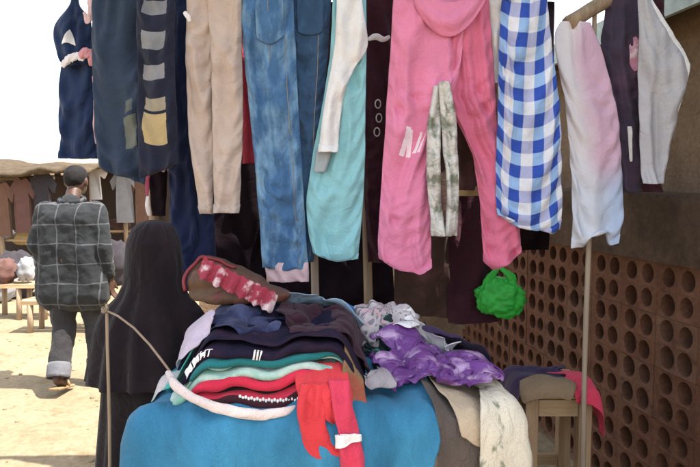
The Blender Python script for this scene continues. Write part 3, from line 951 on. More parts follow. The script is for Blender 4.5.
D['tealstripe'] = fabric('teal and purple striped knit', (0.1, 0.1, 0.1), pattern=stripes([(0.0, (0.015, 0.14, 0.15)), (0.3, (0.02, 0.16, 0.17)), (0.45, (0.17, 0.06, 0.16)), (0.75, (0.24, 0.12, 0.22)), (0.88, (0.02, 0.05, 0.07))], 0.11))
D['navyjk'] = fabric('dark navy jacket', (0.012, 0.010, 0.026), fade=((0.030, 0.016, 0.032), 5.0, .45, .65), rough=.9, spec=.12, sheen=.0, bump=.5)
D['tealwhite'] = fabric('teal and white cloth', (0.05, 0.36, 0.33), fade=((0.55, 0.48, 0.50), 7.0, .5, .58), bump=.6)
D['whiteprint'] = plain('white print', (0.75, 0.73, 0.72), 0.7)

def soft_tube(name, pts, r, m, parent, n=24, k=60, seed=0, flat=1.0, ysq=.5, nz=1.0):
    p = np.array(pts, float); t = np.linspace(0, len(p)-1, k)
    q = np.stack([np.interp(t, range(len(p)), p[:, c]) for c in range(3)], 1)
    for _ in range(3):
        for c in range(3): q[1:-1, c] = np.convolve(q[:, c], [.25, .5, .25], 'valid')
    rr = np.interp(t, np.linspace(0, len(p)-1, len(r)), r)
    mb = MB().tube([tuple(x) for x in q], list(rr), n, flat=flat)
    vv_ = []
    for i in range(k):
        for a_ in range(n):
            v = Vector(mb.v[i*n+a_]); c_ = Vector(q[i]); t_ = 2*math.pi*a_/n
            f = 1+nz*(.30*noise.noise((i*.30, math.cos(t_)*1.4+seed*3.1, math.sin(t_)*1.4))+.28*(abs(noise.noise((i*.8+seed, math.cos(t_)*2.2, math.sin(t_)*2.2)))-.15)+.12*math.cos(3*t_+i*.25+seed))
            d_ = (v-c_)*f; d_.y *= ysq
            vv_.append(tuple(c_+d_))
    mb.v = vv_
    o = mb.build(name, m, parent, smooth=True)
    s = o.modifiers.new('smooth', 'SUBSURF'); s.levels = s.render_levels = 1
    return o

# ---- left stack of folded clothes, bottom to top
Yf = 1.60
xa = lambda px: (px-CX)/F*Yf
rk_ = folded('folded_red_knit', xa(190), xa(348), Yf-.012, 2.02, .085, 4, D['redblack'], 'red and black folded knit near the bottom of the left stack', 'clothes', seed=2, sag=.012)
bobs = MB()
for k in range(26):
    p_ = U(240+k*2.9, 397+3.5*math.sin(math.pi*k/25)+(.6 if k % 2 else -.6), 1.568)
    bobs.ball(tuple(p_), (.0042, .004, .0055), 6, 5)
bobs.build('dotted_trim', D['whiteprint'], rk_, smooth=True)
folded('folded_mint_cloth', xa(168), xa(350), Yf+.004, 2.05, .05, 3, D['mint'], 'mint green folded cloth in the middle of the left stack', 'clothes', seed=3, sag=.010)
folded('folded_striped_knit', xa(190), xa(362), Yf+.005, 2.03, .034, 2, D['tealstripe'], 'teal and purple striped folded knit below the navy jacket', 'clothes', seed=4, sag=.006)
jk = folded('navy_jacket', xa(180), xa(364), Yf+.012, 2.10, .06, 3, D['navyjk'], 'dark navy folded jacket with white lettering on top of the left stack', 'jacket', seed=5, sag=.004)
# lettering on the fold of the jacket
def lettering(txt, o, u0, u1, s0, s1, m, parent, shear=0.3, off=.012):
    cu = bpy.data.curves.new('lettering', 'FONT'); cu.body = txt; cu.shear = shear; cu.offset = 0.02; cu.resolution_u = 2
    to = bpy.data.objects.new('tmp', cu); C.objects.link(to)
    bpy.context.view_layer.update()
    me = bpy.data.meshes.new_from_object(to.evaluated_get(bpy.context.evaluated_depsgraph_get()))
    bpy.data.objects.remove(to)
    bm = bmesh.new(); bm.from_mesh(me)
    bmesh.ops.subdivide_edges(bm, edges=[e for e in bm.edges if e.calc_length() > .2], cuts=2)
    bm.to_mesh(me); bm.free()
    n = len(me.vertices); co = np.empty(n*3, np.float32); me.vertices.foreach_get('co', co); co = co.reshape(-1, 3)
    lo, hi = co.min(0), co.max(0)
    G = s_grid[o.name]; ns, nx, _ = G.shape
    out = np.zeros_like(co)
    for i, c in enumerate(co):
        a = (c[0]-lo[0])/(hi[0]-lo[0]); b = (c[1]-lo[1])/(hi[1]-lo[1])
        fu = (u0+(u1-u0)*a)*(nx-1); fs = (s0+(s1-s0)*b)
        i0, j0 = int(fs), int(fu); di, dj = fs-i0, fu-j0
        i1, j1 = min(i0+1, ns-1), min(j0+1, nx-1)
        p = G[i0, j0]*(1-di)*(1-dj)+G[i1, j0]*di*(1-dj)+G[i0, j1]*(1-di)*dj+G[i1, j1]*di*dj
        tu = G[i0, j1]-G[i0, j0]; ts = G[i1, j0]-G[i0, j0]
        nn = np.cross(tu, ts); nn = nn/(np.linalg.norm(nn)+1e-9)
        if nn[1] > 0: nn = -nn
        out[i] = p+nn*off
    me.vertices.foreach_set('co', out.ravel()); me.update()
    me.materials.clear()
    return link('lettering', me, m, parent, smooth=False)
lettering('MMHT', jk, .04, .20, 10.0, 11.9, D['whiteprint'], jk)
lettering('iii', jk, .41, .46, 9.8, 12.0, D['whiteprint'], jk, shear=0.1)
sheet('teal_and_white_cloth', -0.50+.04, 1.80, 0.34, 0.30, R(20), D['tealwhite'], label='teal and white crumpled cloth at the left end of the navy jacket', cat='cloth', crumple=.62, amp=.03, seed=7, cell=.018, steps=110)
D['lilac'] = fabric('pale lilac cotton', (0.46, 0.38, 0.46), bump=.6)
D['indigo'] = fabric('indigo shirt cloth', (0.014, 0.018, 0.06), fade=((.05, .06, .13), 7, .5, .62), bump=.6)
D['wine'] = fabric('dark wine cloth', (0.035, 0.010, 0.020), bump=.6)
sheet('indigo_shirt', at_px(240, 1.80), 1.82, .46, .34, R(-15), D['indigo'], label='crumpled indigo shirt lying on the navy jacket below the handbag', cat='shirt', crumple=.66, amp=.035, seed=51, cell=.016, steps=70, wr=.018)
sheet('wine_blouse', at_px(325, 1.78), 1.80, .34, .32, R(25), D['wine'], label='dark wine red blouse crumpled at the right end of the navy jacket', cat='blouse', crumple=.66, amp=.035, seed=52, cell=.016, steps=70, wr=.018)
sheet('lilac_blouse', at_px(190, 1.70), 1.72, .17, .15, R(30), D['lilac'], label='small pale lilac blouse at the left tip of the stack', cat='blouse', crumple=.6, amp=.03, seed=53, cell=.014, steps=70, wr=.014)
# white rolled hem curving along the front of the stack
pts = [U(a, b, y) for a, b, y in ((168, 372, 1.64), (174, 384, 1.575), (192, 398, 1.545), (215, 407, 1.535), (240, 413, 1.53), (262, 415, 1.53), (285, 412, 1.54), (305, 404, 1.565))]
D['rolledo'] = fabric('white rolled hem cloth', (0.66, 0.56, 0.54), var=.25, bump=.6, coord='Object')
o = soft_tube('rolled_white_towel', pts, (.008, .013, .012, .014, .015, .014, .012, .006), D['rolledo'], None, k=90, seed=6.5, ysq=.7, nz=.45)
tag(o, 'long white rolled towel curving along the front of the left stack', 'towel')
# ---- right half of the heap
D['purple'] = fabric('purple satin', (0.13, 0.025, 0.20), fade=((0.50, 0.32, 0.54), 9.0, .52, .63), rough=.42, spec=.6, bump=.5)  # lilac highlights of the satin are mixed into its colour
D['darkpurple'] = fabric('dark purple cloth', (0.035, 0.018, 0.06), rough=.7, bump=.5)
D['white'] = fabric('white cotton', (0.76, 0.74, 0.74), var=.1, bump=.5)
D['print'] = fabric('grey pink printed cloth', (0.5, 0.45, 0.45), pattern=speckle((0.50, 0.44, 0.45), (0.24, 0.20, 0.24), 55, .40, (0.60, 0.35, 0.38)), bump=.8)
D['royal'] = fabric('royal blue cloth', (0.02, 0.14, 0.40), fade=((0.18, 0.38, 0.60), 8.0, .52, .62), rough=.6)  # light blue second tone paints highlights onto the cloth
D['darkteal'] = fabric('black and teal cloth', (0.012, 0.03, 0.03), fade=((0.03, 0.25, 0.22), 8.0, .55, .6), bump=.6)
D['olive'] = fabric('olive brown cloth', (0.22, 0.14, 0.07), fade=((0.30, 0.08, 0.05), 9.0, .5, .6), bump=.6)
D['grey'] = fabric('grey satin', (0.30, 0.27, 0.29), rough=.4, spec=.5, bump=.5)
D['red'] = fabric('coral red jersey', (0.62, 0.045, 0.055), bump=.5)
D['pinkred'] = fabric('pink red cloth', (0.62, 0.05, 0.10), bump=.6)
D['lightblue'] = fabric('pale blue cloth', (0.30, 0.42, 0.55), bump=.6)
D['creamw'] = fabric('cream white cloth', (0.72, 0.62, 0.50), bump=.5)
D['palepink'] = fabric('pale pink cloth', (0.56, 0.40, 0.44), bump=.5)

# beige garment and cream printed garment over the right front corner
sheet('beige_trousers', at_px(474, 1.68), 1.69, .20, .36, R(14), D['beige'], wr=.010, mu=1.95, label='plain beige garment lying at the right front edge of the table', cat='garment', crumple=.92, amp=.02, seed=16, cell=.018, steps=170, z0=1.02, bend=.2)
sheet('cream_printed_garment', at_px(506, 1.68), 1.66, .22, .80, R(4), D['cream'], wr=.016, mu=1.95, label='cream printed garment falling down the right corner of the table', cat='garment', crumple=.8, amp=.04, seed=17, cell=.018, steps=190, z0=1.04)

folded('folded_royal_cloth', at_px(316, 2.15), at_px(362, 2.15), 2.10, 2.30, .13, 6, D['royal'], 'royal blue folded cloth behind the navy jacket below the aqua garment', 'cloth', seed=11, rough=.012)
folded('folded_pale_pink_cloth', at_px(262, 2.2), at_px(314, 2.2), 2.14, 2.34, .15, 7, D['palepink'], 'pale pink folded cloth just below the hem of the blue jeans', 'cloth', seed=12, rough=.012)
folded('folded_dark_cloth', at_px(188, 2.16), at_px(258, 2.16), 2.10, 2.34, .12, 5, D['darkpurple'], 'dark folded cloth behind the brown handbag', 'cloth', seed=14, rough=.012)
sheet('pale_blue_scarf', at_px(322, 1.98), 1.98, .30, .16, R(5), D['lightblue'], label='pale blue scarf lying across the back of the navy jacket', cat='scarf', crumple=.65, amp=.02, seed=8, cell=.016, steps=100)
sheet('cream_cloth', at_px(287, 2.02), 2.04, .26, .16, R(-8), D['creamw'], label='bright cream cloth lying beside the brown handbag', cat='cloth', crumple=.7, amp=.02, seed=9, cell=.016, steps=100)
# printed bundle
c = U(385, 312, 2.08)
h0 = float(hsample(H, np.array([[c[0], 2.08, 0]]))[0][0])
o = lump_bundle('printed_bundle', (c[0], 2.08, h0+.072), (.135, .12, .115), D['print'], seed=4.0, lump=.24, n=72, k=44, sub=1, knots=6)
tag(o, 'grey and pink printed cloth bundle at the back of the heap', 'bundle')
P_ = np.zeros((12, 20, 3))
for i in range(12):
    for j in range(20):
        a, b = -1+2*j/19, -1+2*i/11
        P_[i, j] = (c[0]-a*.12, 2.08+b*.11, h0+.06+.11*math.sqrt(max(0, 1-min(1, a*a+b*b))))
hput(P_)
sheet('black_teal_cloth', at_px(392, 1.93), 1.94, .30, .26, R(30), D['darkteal'], label='black and teal crumpled cloth in front of the printed bundle', cat='cloth', crumple=.5, amp=.05, seed=10, cell=.017, steps=110)
sheet('purple_satin', at_px(432, 1.78), 1.79, .66, .46, R(-12), D['purple'], label='shiny purple satin heaped on the right half of the table', cat='cloth', crumple=.52, amp=.10, seed=11, cell=.016, steps=70, bend=.05, wr=.026)
sheet('white_shirt', at_px(428, 1.98), 1.99, .34, .24, R(-18), D['white'], label='crumpled white shirt behind the purple satin', cat='shirt', crumple=.50, amp=.06, seed=12, cell=.016, steps=70, wr=.02)
sheet('dark_purple_cloth', at_px(462, 1.98), 2.02, .32, .26, R(10), D['darkpurple'], label='dark purple cloth at the right rear edge of the table', cat='cloth', crumple=.65, amp=.04, seed=13, cell=.018, steps=120)
sheet('grey_satin', at_px(372, 1.64), 1.67, .13, .11, R(25), D['grey'], label='small grey satin piece at the table front beside the red jersey', cat='cloth', crumple=.6, amp=.03, seed=14, cell=.015, steps=110)
sheet('olive_cloth', at_px(357, 1.58), 1.585, .07, .17, R(8), D['olive'], mu=1.95, label='olive brown cloth hanging over the table front between red and grey pieces', cat='cloth', crumple=.85, amp=.02, seed=15, cell=.016, steps=140, z0=1.12)
# coral red jersey sleeves hanging in loops over the front
rj = thing('red_jersey', 'coral red jersey with sleeves looped over the front of the blue cloth', 'jersey', U(325, 455, 1.53))
D['redo'] = fabric('coral red jersey sleeve', (0.62, 0.045, 0.055), bump=.6, coord='Object')
D['pinkredo'] = fabric('pink red jersey hem', (0.62, 0.05, 0.12), bump=.6, coord='Object')
D['whiteo'] = fabric('white cuff', (0.74, 0.68, 0.68), bump=.6, coord='Object')
hang('body', [(372, 294, 344), (380, 292, 350), (394, 298, 354), (410, 304, 352), (424, 312, 346)], 1.532, D['red'], rj, seed=91, wf=2.6, cell=.008, th=.02, excess=.3, bot=[(0, -14), (.25, 2), (.5, -10), (.75, 8), (1, -8)], wr=.013, tuck=.10)
hang('sleeve', [(386, 300, 328), (400, 296, 327), (418, 297, 325), (436, 301, 331), (452, 310, 344), (459, 318, 346)], 1.512, D['red'], rj, seed=92, wf=2.6, cell=.008, th=.02, excess=.3, wr=.013, bot=[(0, -6), (.5, 3), (1, -9)], tuck=.03)
hang('sleeve', [(384, 326, 350), (402, 332, 352), (420, 338, 358), (440, 338, 362), (458, 338, 366), (478, 342, 364)], 1.502, D['pinkred'], rj, seed=93, wf=2.6, cell=.008, th=.02, excess=.3, wr=.013, tuck=.04)
hang('cuff', [(434, 334, 362), (443, 335, 363)], 1.487, D['white'], rj, seed=94, wf=2.6, cell=.007, th=.012, wr=.004, bot=[(0, 5), (1, -4)])

# ---- brown handbag with red trim
hb = U(238, 300, 1.90)
hz_ = float(hsample(H, np.array([[hb[0], 1.90, 0]]))[0][0])
hbag = thing('handbag', 'slumped brown handbag with red trim and pink ruffle on the stack', 'handbag', (hb[0], 1.9, hz_))
D['bagbrown'] = earth('scuffed brown leather', (0.085, 0.050, 0.024), (0.12, 0.045, 0.028), scale=9, rough=.55, bump=.4, dist=.006, c3=(.13, .02, .025), spec=.4)
D['bagred'] = plain('red leather trim', (0.17, 0.015, 0.02), 0.5, 0.4)
D['bagpink'] = fabric('pink ruffle', (0.30, 0.035, 0.06), fade=((0.62, 0.45, 0.46), 14.0, .52, .6), coord='Object', bump=.8)
def bag_profile(t): return t
out_ = [(-.150, .01), (-.160, .07), (-.140, .125), (-.10, .158), (-.04, .135), (.03, .105), (.10, .055), (.155, .03), (.165, .005), (.10, -.01), (0, -.012), (-.10, -.008)]
def smooth_loop(o, n):
    p = np.array(o); m_ = len(p); t = np.linspace(0, m_, n, endpoint=False); r = []
    for q in t:
        i = int(q); f = q-i; a, b, c_, d = (p[(i+k-1) % m_] for k in range(4))
        r.append(.5*((2*b)+(c_-a)*f+(2*a-5*b+4*c_-d)*f*f+(3*b-a-3*c_+d)*f**3))
    return np.array(r)
lp = smooth_loop(out_, 64)*np.array((1.0, .84)); lp += np.array([[.012*noise.noise((q[0]*22, q[1]*22, 1)), .012*noise.noise((q[0]*22, q[1]*22, 7))] for q in lp]); cen = lp.mean(0)
mb = MB(); vs_ = []
prof = [(.15, -.055), (.55, -.062), (.85, -.055), (.97, -.035), (1.0, 0), (.97, .035), (.85, .055), (.5, .06), (.1, .055)]
for k, yo in prof:
    for q in lp:
        p = cen+(q-cen)*k
        w_ = .022*noise.noise((p[0]*14, p[1]*14, yo*20))+.010*noise.noise((p[0]*40, p[1]*40, 3))
        vs_.append((hb[0]+p[0], 1.90+yo+w_+(p[1])*.25, hz_+.012+p[1]))
n = len(lp)
fs = [(j*n+i, j*n+(i+1) % n, (j+1)*n+(i+1) % n, (j+1)*n+i) for j in range(len(prof)-1) for i in range(n)]
fs += [tuple(range(n))[::-1], tuple((len(prof)-1)*n+i for i in range(n))]
mb.add(vs_, fs).build('body', D['bagbrown'], hbag, smooth=True)
rim = [(hb[0]+q[0]*1.01, 1.90-.040+q[1]*.25, hz_+.012+q[1]*1.01) for q in lp]
MB().tube(rim[3:25], .006, 8, cap=True).build('trim', D['bagred'], hbag, smooth=True)
# ruffle strip down the sloping side
RP = np.zeros((7, 34, 3))
for j in range(34):
    t = j/33; x = -.095+.235*t; z = .134-.112*t
    for i in range(7):
        b = i/6
        RP[i, j] = (hb[0]+x-.02*b+.004*math.sin(j*2.1), 1.90-.082+.012*math.sin(j*1.15+b)*(.3+b)-.012*b+(z-.05*b)*.25, hz_+.02+z-.055*b+.006*math.sin(j*1.9))
cloth_obj('ruffle', RP, D['bagpink'], hbag, thick=.003)

# ---- cloths on the stool
sheet('indigo_cloth', at_px(534, 2.56), 2.58, .52, .30, R(6), D['darkpurple'], label='dark indigo cloth heaped on the wooden stool', cat='cloth', crumple=.72, amp=.05, seed=20, cell=.02, steps=130)
sheet('red_cloth', at_px(594, 2.50), 2.50, .27, .27, R(12), D['pinkred'], mu=1.95, label='red cloth hanging over the right side of the wooden stool', cat='cloth', crumple=.75, amp=.05, seed=21, cell=.02, steps=150)
sheet('tan_cloth', at_px(550, 2.44), 2.44, .21, .13, R(-5), fabric('tan sacking', (.24, .165, .10), bump=.6), mu=1.95, label='tan cloth hanging over the front of the wooden stool', cat='cloth', crumple=.95, amp=.01, seed=22, cell=.018, steps=130)

# ================================================================ clothes hanging from the poles
K = {}
denim_p = None
K['washed'] = fabric('acid washed denim', (0.055, 0.13, 0.26), fade=((0.23, 0.39, 0.54), 5.0, .45, .70), bump=.6, stretch=(3.0, 1.0, 1), var=.25)
K['denim'] = fabric('dark denim', (0.038, 0.080, 0.155), fade=((0.06, 0.125, 0.23), 5.0, .5, .7), bump=.5, stretch=(3, 1, 1))
K['stitch'] = plain('pale stitching', (.25, .22, .18), .8)
K['slate'] = fabric('dark slate blue cloth', (0.028, 0.042, 0.072), bump=.4)
K['navy'] = fabric('navy cloth', (0.012, 0.018, 0.055), bump=.4)
K['navysat'] = fabric('navy dress cloth', (0.012, 0.026, 0.075), bump=.4, rough=.7)
K['bars'] = fabric('black cloth with grey bars', (0.01, 0.01, 0.015), pattern=stripes([(0.0, (0.014, 0.016, 0.028)), (0.47, (0.22, 0.22, 0.24))], 0.124), bump=.3)
K['tan'] = fabric('tan panel', (0.46, 0.33, 0.16), bump=.3)
K['sage'] = fabric('grey green panel', (0.15, 0.16, 0.14), bump=.3)
K['beige'] = fabric('beige chino', (0.47, 0.365, 0.31), var=.14, bump=.4)
K['aqua'] = fabric('aqua jersey', (0.25, 0.50, 0.54), var=.15, bump=.4)
K['whites'] = fabric('white cotton', (0.82, 0.79, 0.78), var=.1, bump=.4, trans=.15)
K['pink'] = fabric('pink fleece', (0.70, 0.22, 0.36), var=.14, bump=.45)
K['rose'] = fabric('deep rose fleece', (0.62, 0.15, 0.25), var=.14, bump=.45)
K['pinkw'] = fabric('pale pink print', (0.80, 0.66, 0.72), var=.1)
K['silver'] = fabric('silver satin', (0.56, 0.53, 0.49), fade=((0.16, 0.17, 0.12), 14.0, .5, .62), rough=.35, spec=.7, bump=.7)
K['gingham'] = fabric('blue gingham', (0, 0, 0), pattern=gingham(.066, .090, (0.74, 0.74, 0.80), (0.42, 0.44, 0.66), (0.30, 0.46, 0.74), (0.035, 0.085, 0.42)), bump=.4, trans=.1)
K['shirtpale'] = fabric('pale pink shirt', (0.70, 0.50, 0.62), var=.08, bump=.35, trans=.25, fade=((0.78, 0.74, 0.80), 2.2, .42, .6))
K['shirtblue'] = fabric('pale blue shirt hem', (0.48, 0.58, 0.80), var=.08, bump=.35, trans=.25)
K['plum'] = fabric('dark plum jacket', (0.050, 0.038, 0.065), fade=((0.09, 0.05, 0.09), 4, .5, .7), bump=.4)
K['lgrey'] = fabric('light grey sweatshirt', (0.42, 0.41, 0.44), var=.1, bump=.4)
K['pgrey'] = fabric('pale lit rim', (0.66, 0.66, 0.68), var=.1, bump=.4)
K['maroon'] = fabric('dark maroon knit', (0.045, 0.012, 0.020), bump=.5)
K['blackred'] = fabric('black cloth', (0.014, 0.009, 0.012), bump=.3, rough=1.0, spec=.03, sheen=.0)
K['redk'] = fabric('red knit', (0.34, 0.03, 0.05), bump=.5)
K['brownk'] = fabric('dark brown cloth', (0.065, 0.035, 0.028), fade=((0.12, 0.055, 0.055), 5, .5, .65), bump=.5)
K['greenbag'] = plain('green plastic', (0.03, 0.40, 0.05), 0.55, 0.35)
K['peg'] = wood('clothes peg', (0.35, 0.25, 0.15), (0.45, 0.34, 0.22))

def jeans_thing(name, label, cat, Y, px):
    p = U(px, 260, Y); return thing(name, label, cat, (p[0], Y, p[2]))
T = -38    # photo y of the pole line, above the frame

# far left navy dress with folded jacket sleeve
t = thing('navy_dress', 'navy blue dress with white and pink bits hanging at the far left', 'dress', U(76, 160, 2.50))
b = hang('skirt', [(40, 66, 90), (66, 60, 94), (110, 58, 96), (158, 60, 98)], 2.50, K['navysat'], t, seed=31, excess=.2, hem=.035)
bod = hang('bodice', [(T-2, 73, 78), (6, 72, 79), (13, 62, 90), (20, 54, 94), (40, 53, 92), (56, 60, 95), (66, 64, 94)], 2.49, K['navysat'], t, seed=32, excess=.18, th=.04)
q = [U(*a) for a in ((88, -8, 2.46), (92, 8, 2.44), (88, 22, 2.44), (84, 12, 2.44))]
soft_tube('pink_strap', q, (.008, .014, .012, .006), fabric('pale pink strap', (.66, .45, .45), coord='Object'), t, seed=7)
soft_tube('white_bow', [U(*a) for a in ((62, 66, 2.44), (70, 58, 2.43), (78, 56, 2.43), (84, 60, 2.43))], (.010, .016, .014, .008), D['whiteo'], t, seed=8)
soft_tube('pink_bow', [U(*a) for a in ((80, 56, 2.42), (86, 52, 2.41), (92, 56, 2.41), (91, 66, 2.42))], (.012, .02, .018, .008), fabric('pink bow', (.55, .25, .28), coord='Object'), t, seed=9)
patch('white_print', bod, .30, .62, .60, .72, D['white'], t, nu=7, nv=6, shape=lambda a, b: (.5+(a-.5)*(.25+.75*b), b+.25*abs(a-.5)*2))
soft_tube('piping', [U(*a) for a in ((93, 76, 2.45), (95, 100, 2.45), (94, 124, 2.45), (96, 144, 2.46))], (.004, .005, .005, .003), fabric('pink piping', (.6, .38, .42), coord='Object'), t, seed=10)

# slate coat and barred shirt
t = thing('slate_coat', 'large dark slate blue coat hanging left of the barred black shirt', 'coat', U(115, 180, 2.30))
b = hang('body', [(T, 96, 138), (0, 92, 144), (60, 91, 146), (130, 94, 148), (166, 100, 146)], 2.30, fabric('slate cloth with grey green panel', (0, 0, 0), pattern=prints((0.028, 0.042, 0.072), [(123, 135, 104, 136, (.13, .14, .12), 0), (126, 133, 88, 100, (.10, .11, .10), 0)], 2.30, 92), bump=.4), t, seed=33, hem=.03, bot=[(0, 0), (.4, 8), (1, 18)])
t = thing('barred_shirt', 'black shirt with pale grey bars and a tan panel hanging beside the slate coat', 'shirt', U(157, 170, 2.24))
b = hang('body', [(T, 138, 176), (20, 136, 176), (120, 137, 178), (172, 140, 178)], 2.245, fabric('black cloth with pale bars', (0, 0, 0), pattern=prints((0.016, 0.018, 0.035), [(145, 167, a_, b_, c_, 0) for a_, b_, c_ in ((-30, -16, (.2, .2, .21)), (-4, 9, (.2, .2, .21)), (25, 42, (.21, .21, .22)), (57, 72, (.23, .22, .23)), (90, 102, (.30, .26, .20)), (105, 136, (.42, .31, .16)))], 2.245, 137), bump=.4), t, seed=34, hem=.03, bot=[(0, 6), (1, -8)])
# long navy trousers
t = thing('navy_trousers', 'long navy trousers hanging between the barred shirt and the beige trousers', 'trousers', U(187, 285, 2.47))
hang('leg', [(T, 160, 190), (60, 162, 192), (180, 168, 196), (292, 172, 202)], 2.47, K['navy'], t, seed=35)
hang('leg', [(T, 184, 208), (60, 186, 212), (180, 190, 214), (284, 196, 218)], 2.50, K['navy'], t, seed=36)
# beige trousers
t = thing('beige_trousers', 'beige chino trousers with tapered legs hanging left of the blue jeans', 'trousers', U(220, 213, 2.26))
hang('leg', [(T, 187, 222), (0, 186, 220), (50, 185, 214), (90, 186, 213), (130, 188, 213), (180, 195, 214), (213, 200, 214)], 2.27, K['beige'], t, seed=37, excess=.12, hem=.035)
hang('leg', [(T, 210, 243), (0, 206, 243), (40, 210, 243), (120, 212, 244), (170, 213, 242), (212, 214, 240)], 2.245, K['beige'], t, seed=38, excess=.12, hem=.035)
soft_tube('peg_tape', [U(*a) for a in ((184, 12, 2.22), (188, 16, 2.215), (190, 22, 2.22))], (.006, .009, .006), D['whiteo'], t, k=10, seed=3)
# jeans
t = thing('blue_jeans', 'acid washed blue jeans with one darker leg hanging in the middle left', 'jeans', U(285, 268, 2.26))
a_ = hang('leg', [(T, 241, 296), (0, 240, 294), (50, 243, 297), (100, 248, 299), (160, 254, 303), (220, 259, 306), (268, 262, 309)], 2.245, K['washed'], t, seed=39, excess=.10, th=.035)
b_ = hang('leg', [(T, 288, 334), (0, 289, 332), (60, 294, 328), (110, 297, 323), (180, 299, 317), (262, 302, 314)], 2.315, K['denim'], t, seed=40, excess=.12)
patch('pocket', a_, .30, .80, .04, .22, K['washed'], a_, off=.007, nu=8, nv=10, shape=lambda a, b: (a, b-.12*(1-abs(2*a-1))*0+.12*b*(1-abs(2*a-1))))
patch('pocket', b_, .2, .8, .05, .22, K['denim'], b_, off=.007)
seam(a_, .80, K['stitch']); seam(a_, .5, K['stitch'], 0, .3); seam(b_, .7, K['stitch'])
hang('cuff', [(262, 264, 309), (270, 264, 310), (281, 268, 310)], 2.245, fabric('pale pink cuff lining', (.60, .42, .44), bump=.5), t, seed=41, th=.042, cell=.012)
# white shirt sleeve and aqua garment
t = thing('white_blouse', 'white blouse with one long sleeve hanging in front of the aqua garment', 'blouse', U(340, 150, 2.225))
hang('body', [(T, 336, 366), (0, 336, 362), (40, 334, 370), (52, 332, 369), (60, 331, 357), (78, 328, 349), (100, 324, 343), (130, 320, 340), (152, 318, 338)], 2.225, K['whites'], t, seed=42, hem=.03, th=.022, cell=.016)
hang('cuff', [(148, 316, 334), (156, 315, 332), (172, 313, 326)], 2.235, fabric('shaded sleeve end', (.30, .32, .33)), t, seed=43, cell=.012, th=.02)  # shaded end of the white sleeve, its shade put into grey cloth
t = thing('aqua_tunic', 'pale aqua tunic hanging between the blue jeans and the pink trousers', 'tunic', U(335, 260, 2.27))
hang('body', [(T, 334, 366), (50, 330, 367), (100, 322, 366), (150, 312, 366), (200, 305, 364), (235, 308, 361), (258, 314, 358)], 2.26, K['aqua'], t, seed=44, hem=.03, bot=[(0, -6), (.5, 2), (1, 0)])
# dark maroon cardigan in the gap
t = thing('maroon_cardigan', 'dark maroon cardigan in the gap left of the pink trousers', 'cardigan', U(378, 250, 2.47))
b = hang('body', [(T, 356, 400), (0, 358, 398), (120, 360, 396), (200, 364, 398), (262, 368, 400)], 2.48, K['maroon'], t, seed=45)
soft_tube('tape', [U(*a) for a in ((368, 40, 2.40), (376, 36, 2.395), (384, 40, 2.40), (390, 36, 2.40))], (.007, .013, .01, .006), D['whiteo'], t, k=16, seed=11)
for a in ((378, 104, 2.405), (379, 118, 2.405), (377, 132, 2.405)):
    c = U(*a); pts = [(c[0]+.011*math.cos(x), c[1], c[2]+.017*math.sin(x)) for x in np.linspace(0, 6.28, 14)]
    MB().tube(pts, .003, 5).build('ring', plain('dull metal', (.45, .43, .40), .4, .5, .8), t, smooth=True)
# pink trousers
t = thing('pink_trousers', 'pink fleece trousers with a slack waist and white print, right of centre', 'trousers', U(450, 268, 2.26))
p1 = hang('leg', [(T, 396, 462), (0, 392, 464), (40, 390, 464), (80, 387, 458), (104, 385, 440), (118, 385, 433), (160, 382, 431), (205, 379, 431), (245, 377, 432), (266, 379, 431)], 2.26, fabric('pink fleece with white print', (0, 0, 0), pattern=prints((0.70, 0.22, 0.36), [(400, 404, 110, 140, (.84, .70, .76), .12), (406, 410, 112, 140, (.84, .70, .76), -.05), (412, 417, 114, 136, (.84, .70, .76), .15)], 2.26, 384.5), var=.14, bump=.45), t, seed=46, excess=.10, th=.022, hem=.035, bot=[(0, -8), (.75, 7), (1, 0)])
p2 = hang('leg', [(T, 440, 486), (0, 438, 490), (40, 438, 492), (90, 442, 496), (108, 452, 497), (150, 472, 502), (200, 479, 518), (240, 481, 521), (262, 483, 520)], 2.275, K['rose'], t, seed=47, excess=.10, th=.03, hem=.035, bot=[(0, -2), (.3, 8), (1, -12)])
# slack swagged waist
WPn = np.zeros((8, 30, 3))
for j in range(30):
    s_ = j/29; sw = math.sin(math.pi*s_)**.8
    for i in range(8):
        b = i/7; px = 414+74*s_
        top = -26+28*sw
        py = top+(30+10*sw)*b-(10*s_)*b
        pt = U(px, py, 2.225-.022*sw*math.sin(math.pi*b)-.007*math.sin(b*11+s_*3))
        WPn[i, j] = pt
cloth_obj('waistband', WPn[:, ::-1], K['pink'], t, uv=np.stack(np.meshgrid(np.linspace(0, .3, 30), np.linspace(0, .15, 8)), -1), thick=.006)
# silver scarf between the legs
t = thing('silver_scarf', 'silvery satin scarf hanging in two strands in front of the pink trousers', 'scarf', U(440, 236, 2.18))
hang('strand', [(86, 433, 442), (120, 426, 441), (160, 425, 440), (200, 428, 442), (236, 430, 446)], 2.215, K['silver'], t, seed=49, cell=.010, th=.014, excess=.3)
hang('strand', [(82, 438, 450), (120, 440, 457), (160, 443, 459), (200, 446, 459), (236, 444, 458)], 2.20, K['silver'], t, seed=50, cell=.010, th=.014, excess=.3)
# dark brown shorts with tan hem, behind
t = thing('brown_shorts', 'dark brown shorts with a tan hem glimpsed between the pink legs', 'shorts', U(468, 195, 2.5))
hang('body', [(T, 448, 484), (60, 452, 484), (190, 456, 480)], 2.50, K['brownk'], t, seed=52)
hang('hem', [(186, 456, 480), (196, 456, 480)], 2.50, K['tan'], t, seed=53, cell=.012)
# narrow white shirt between pink and gingham
tag(hang('white_vest', [(T, 486, 512), (0, 486, 512), (20, 489, 512), (60, 490, 508), (84, 493, 505)], 2.30, K['whites'], None, seed=54), 'white vest in the gap between pink trousers and gingham shirt', 'vest')
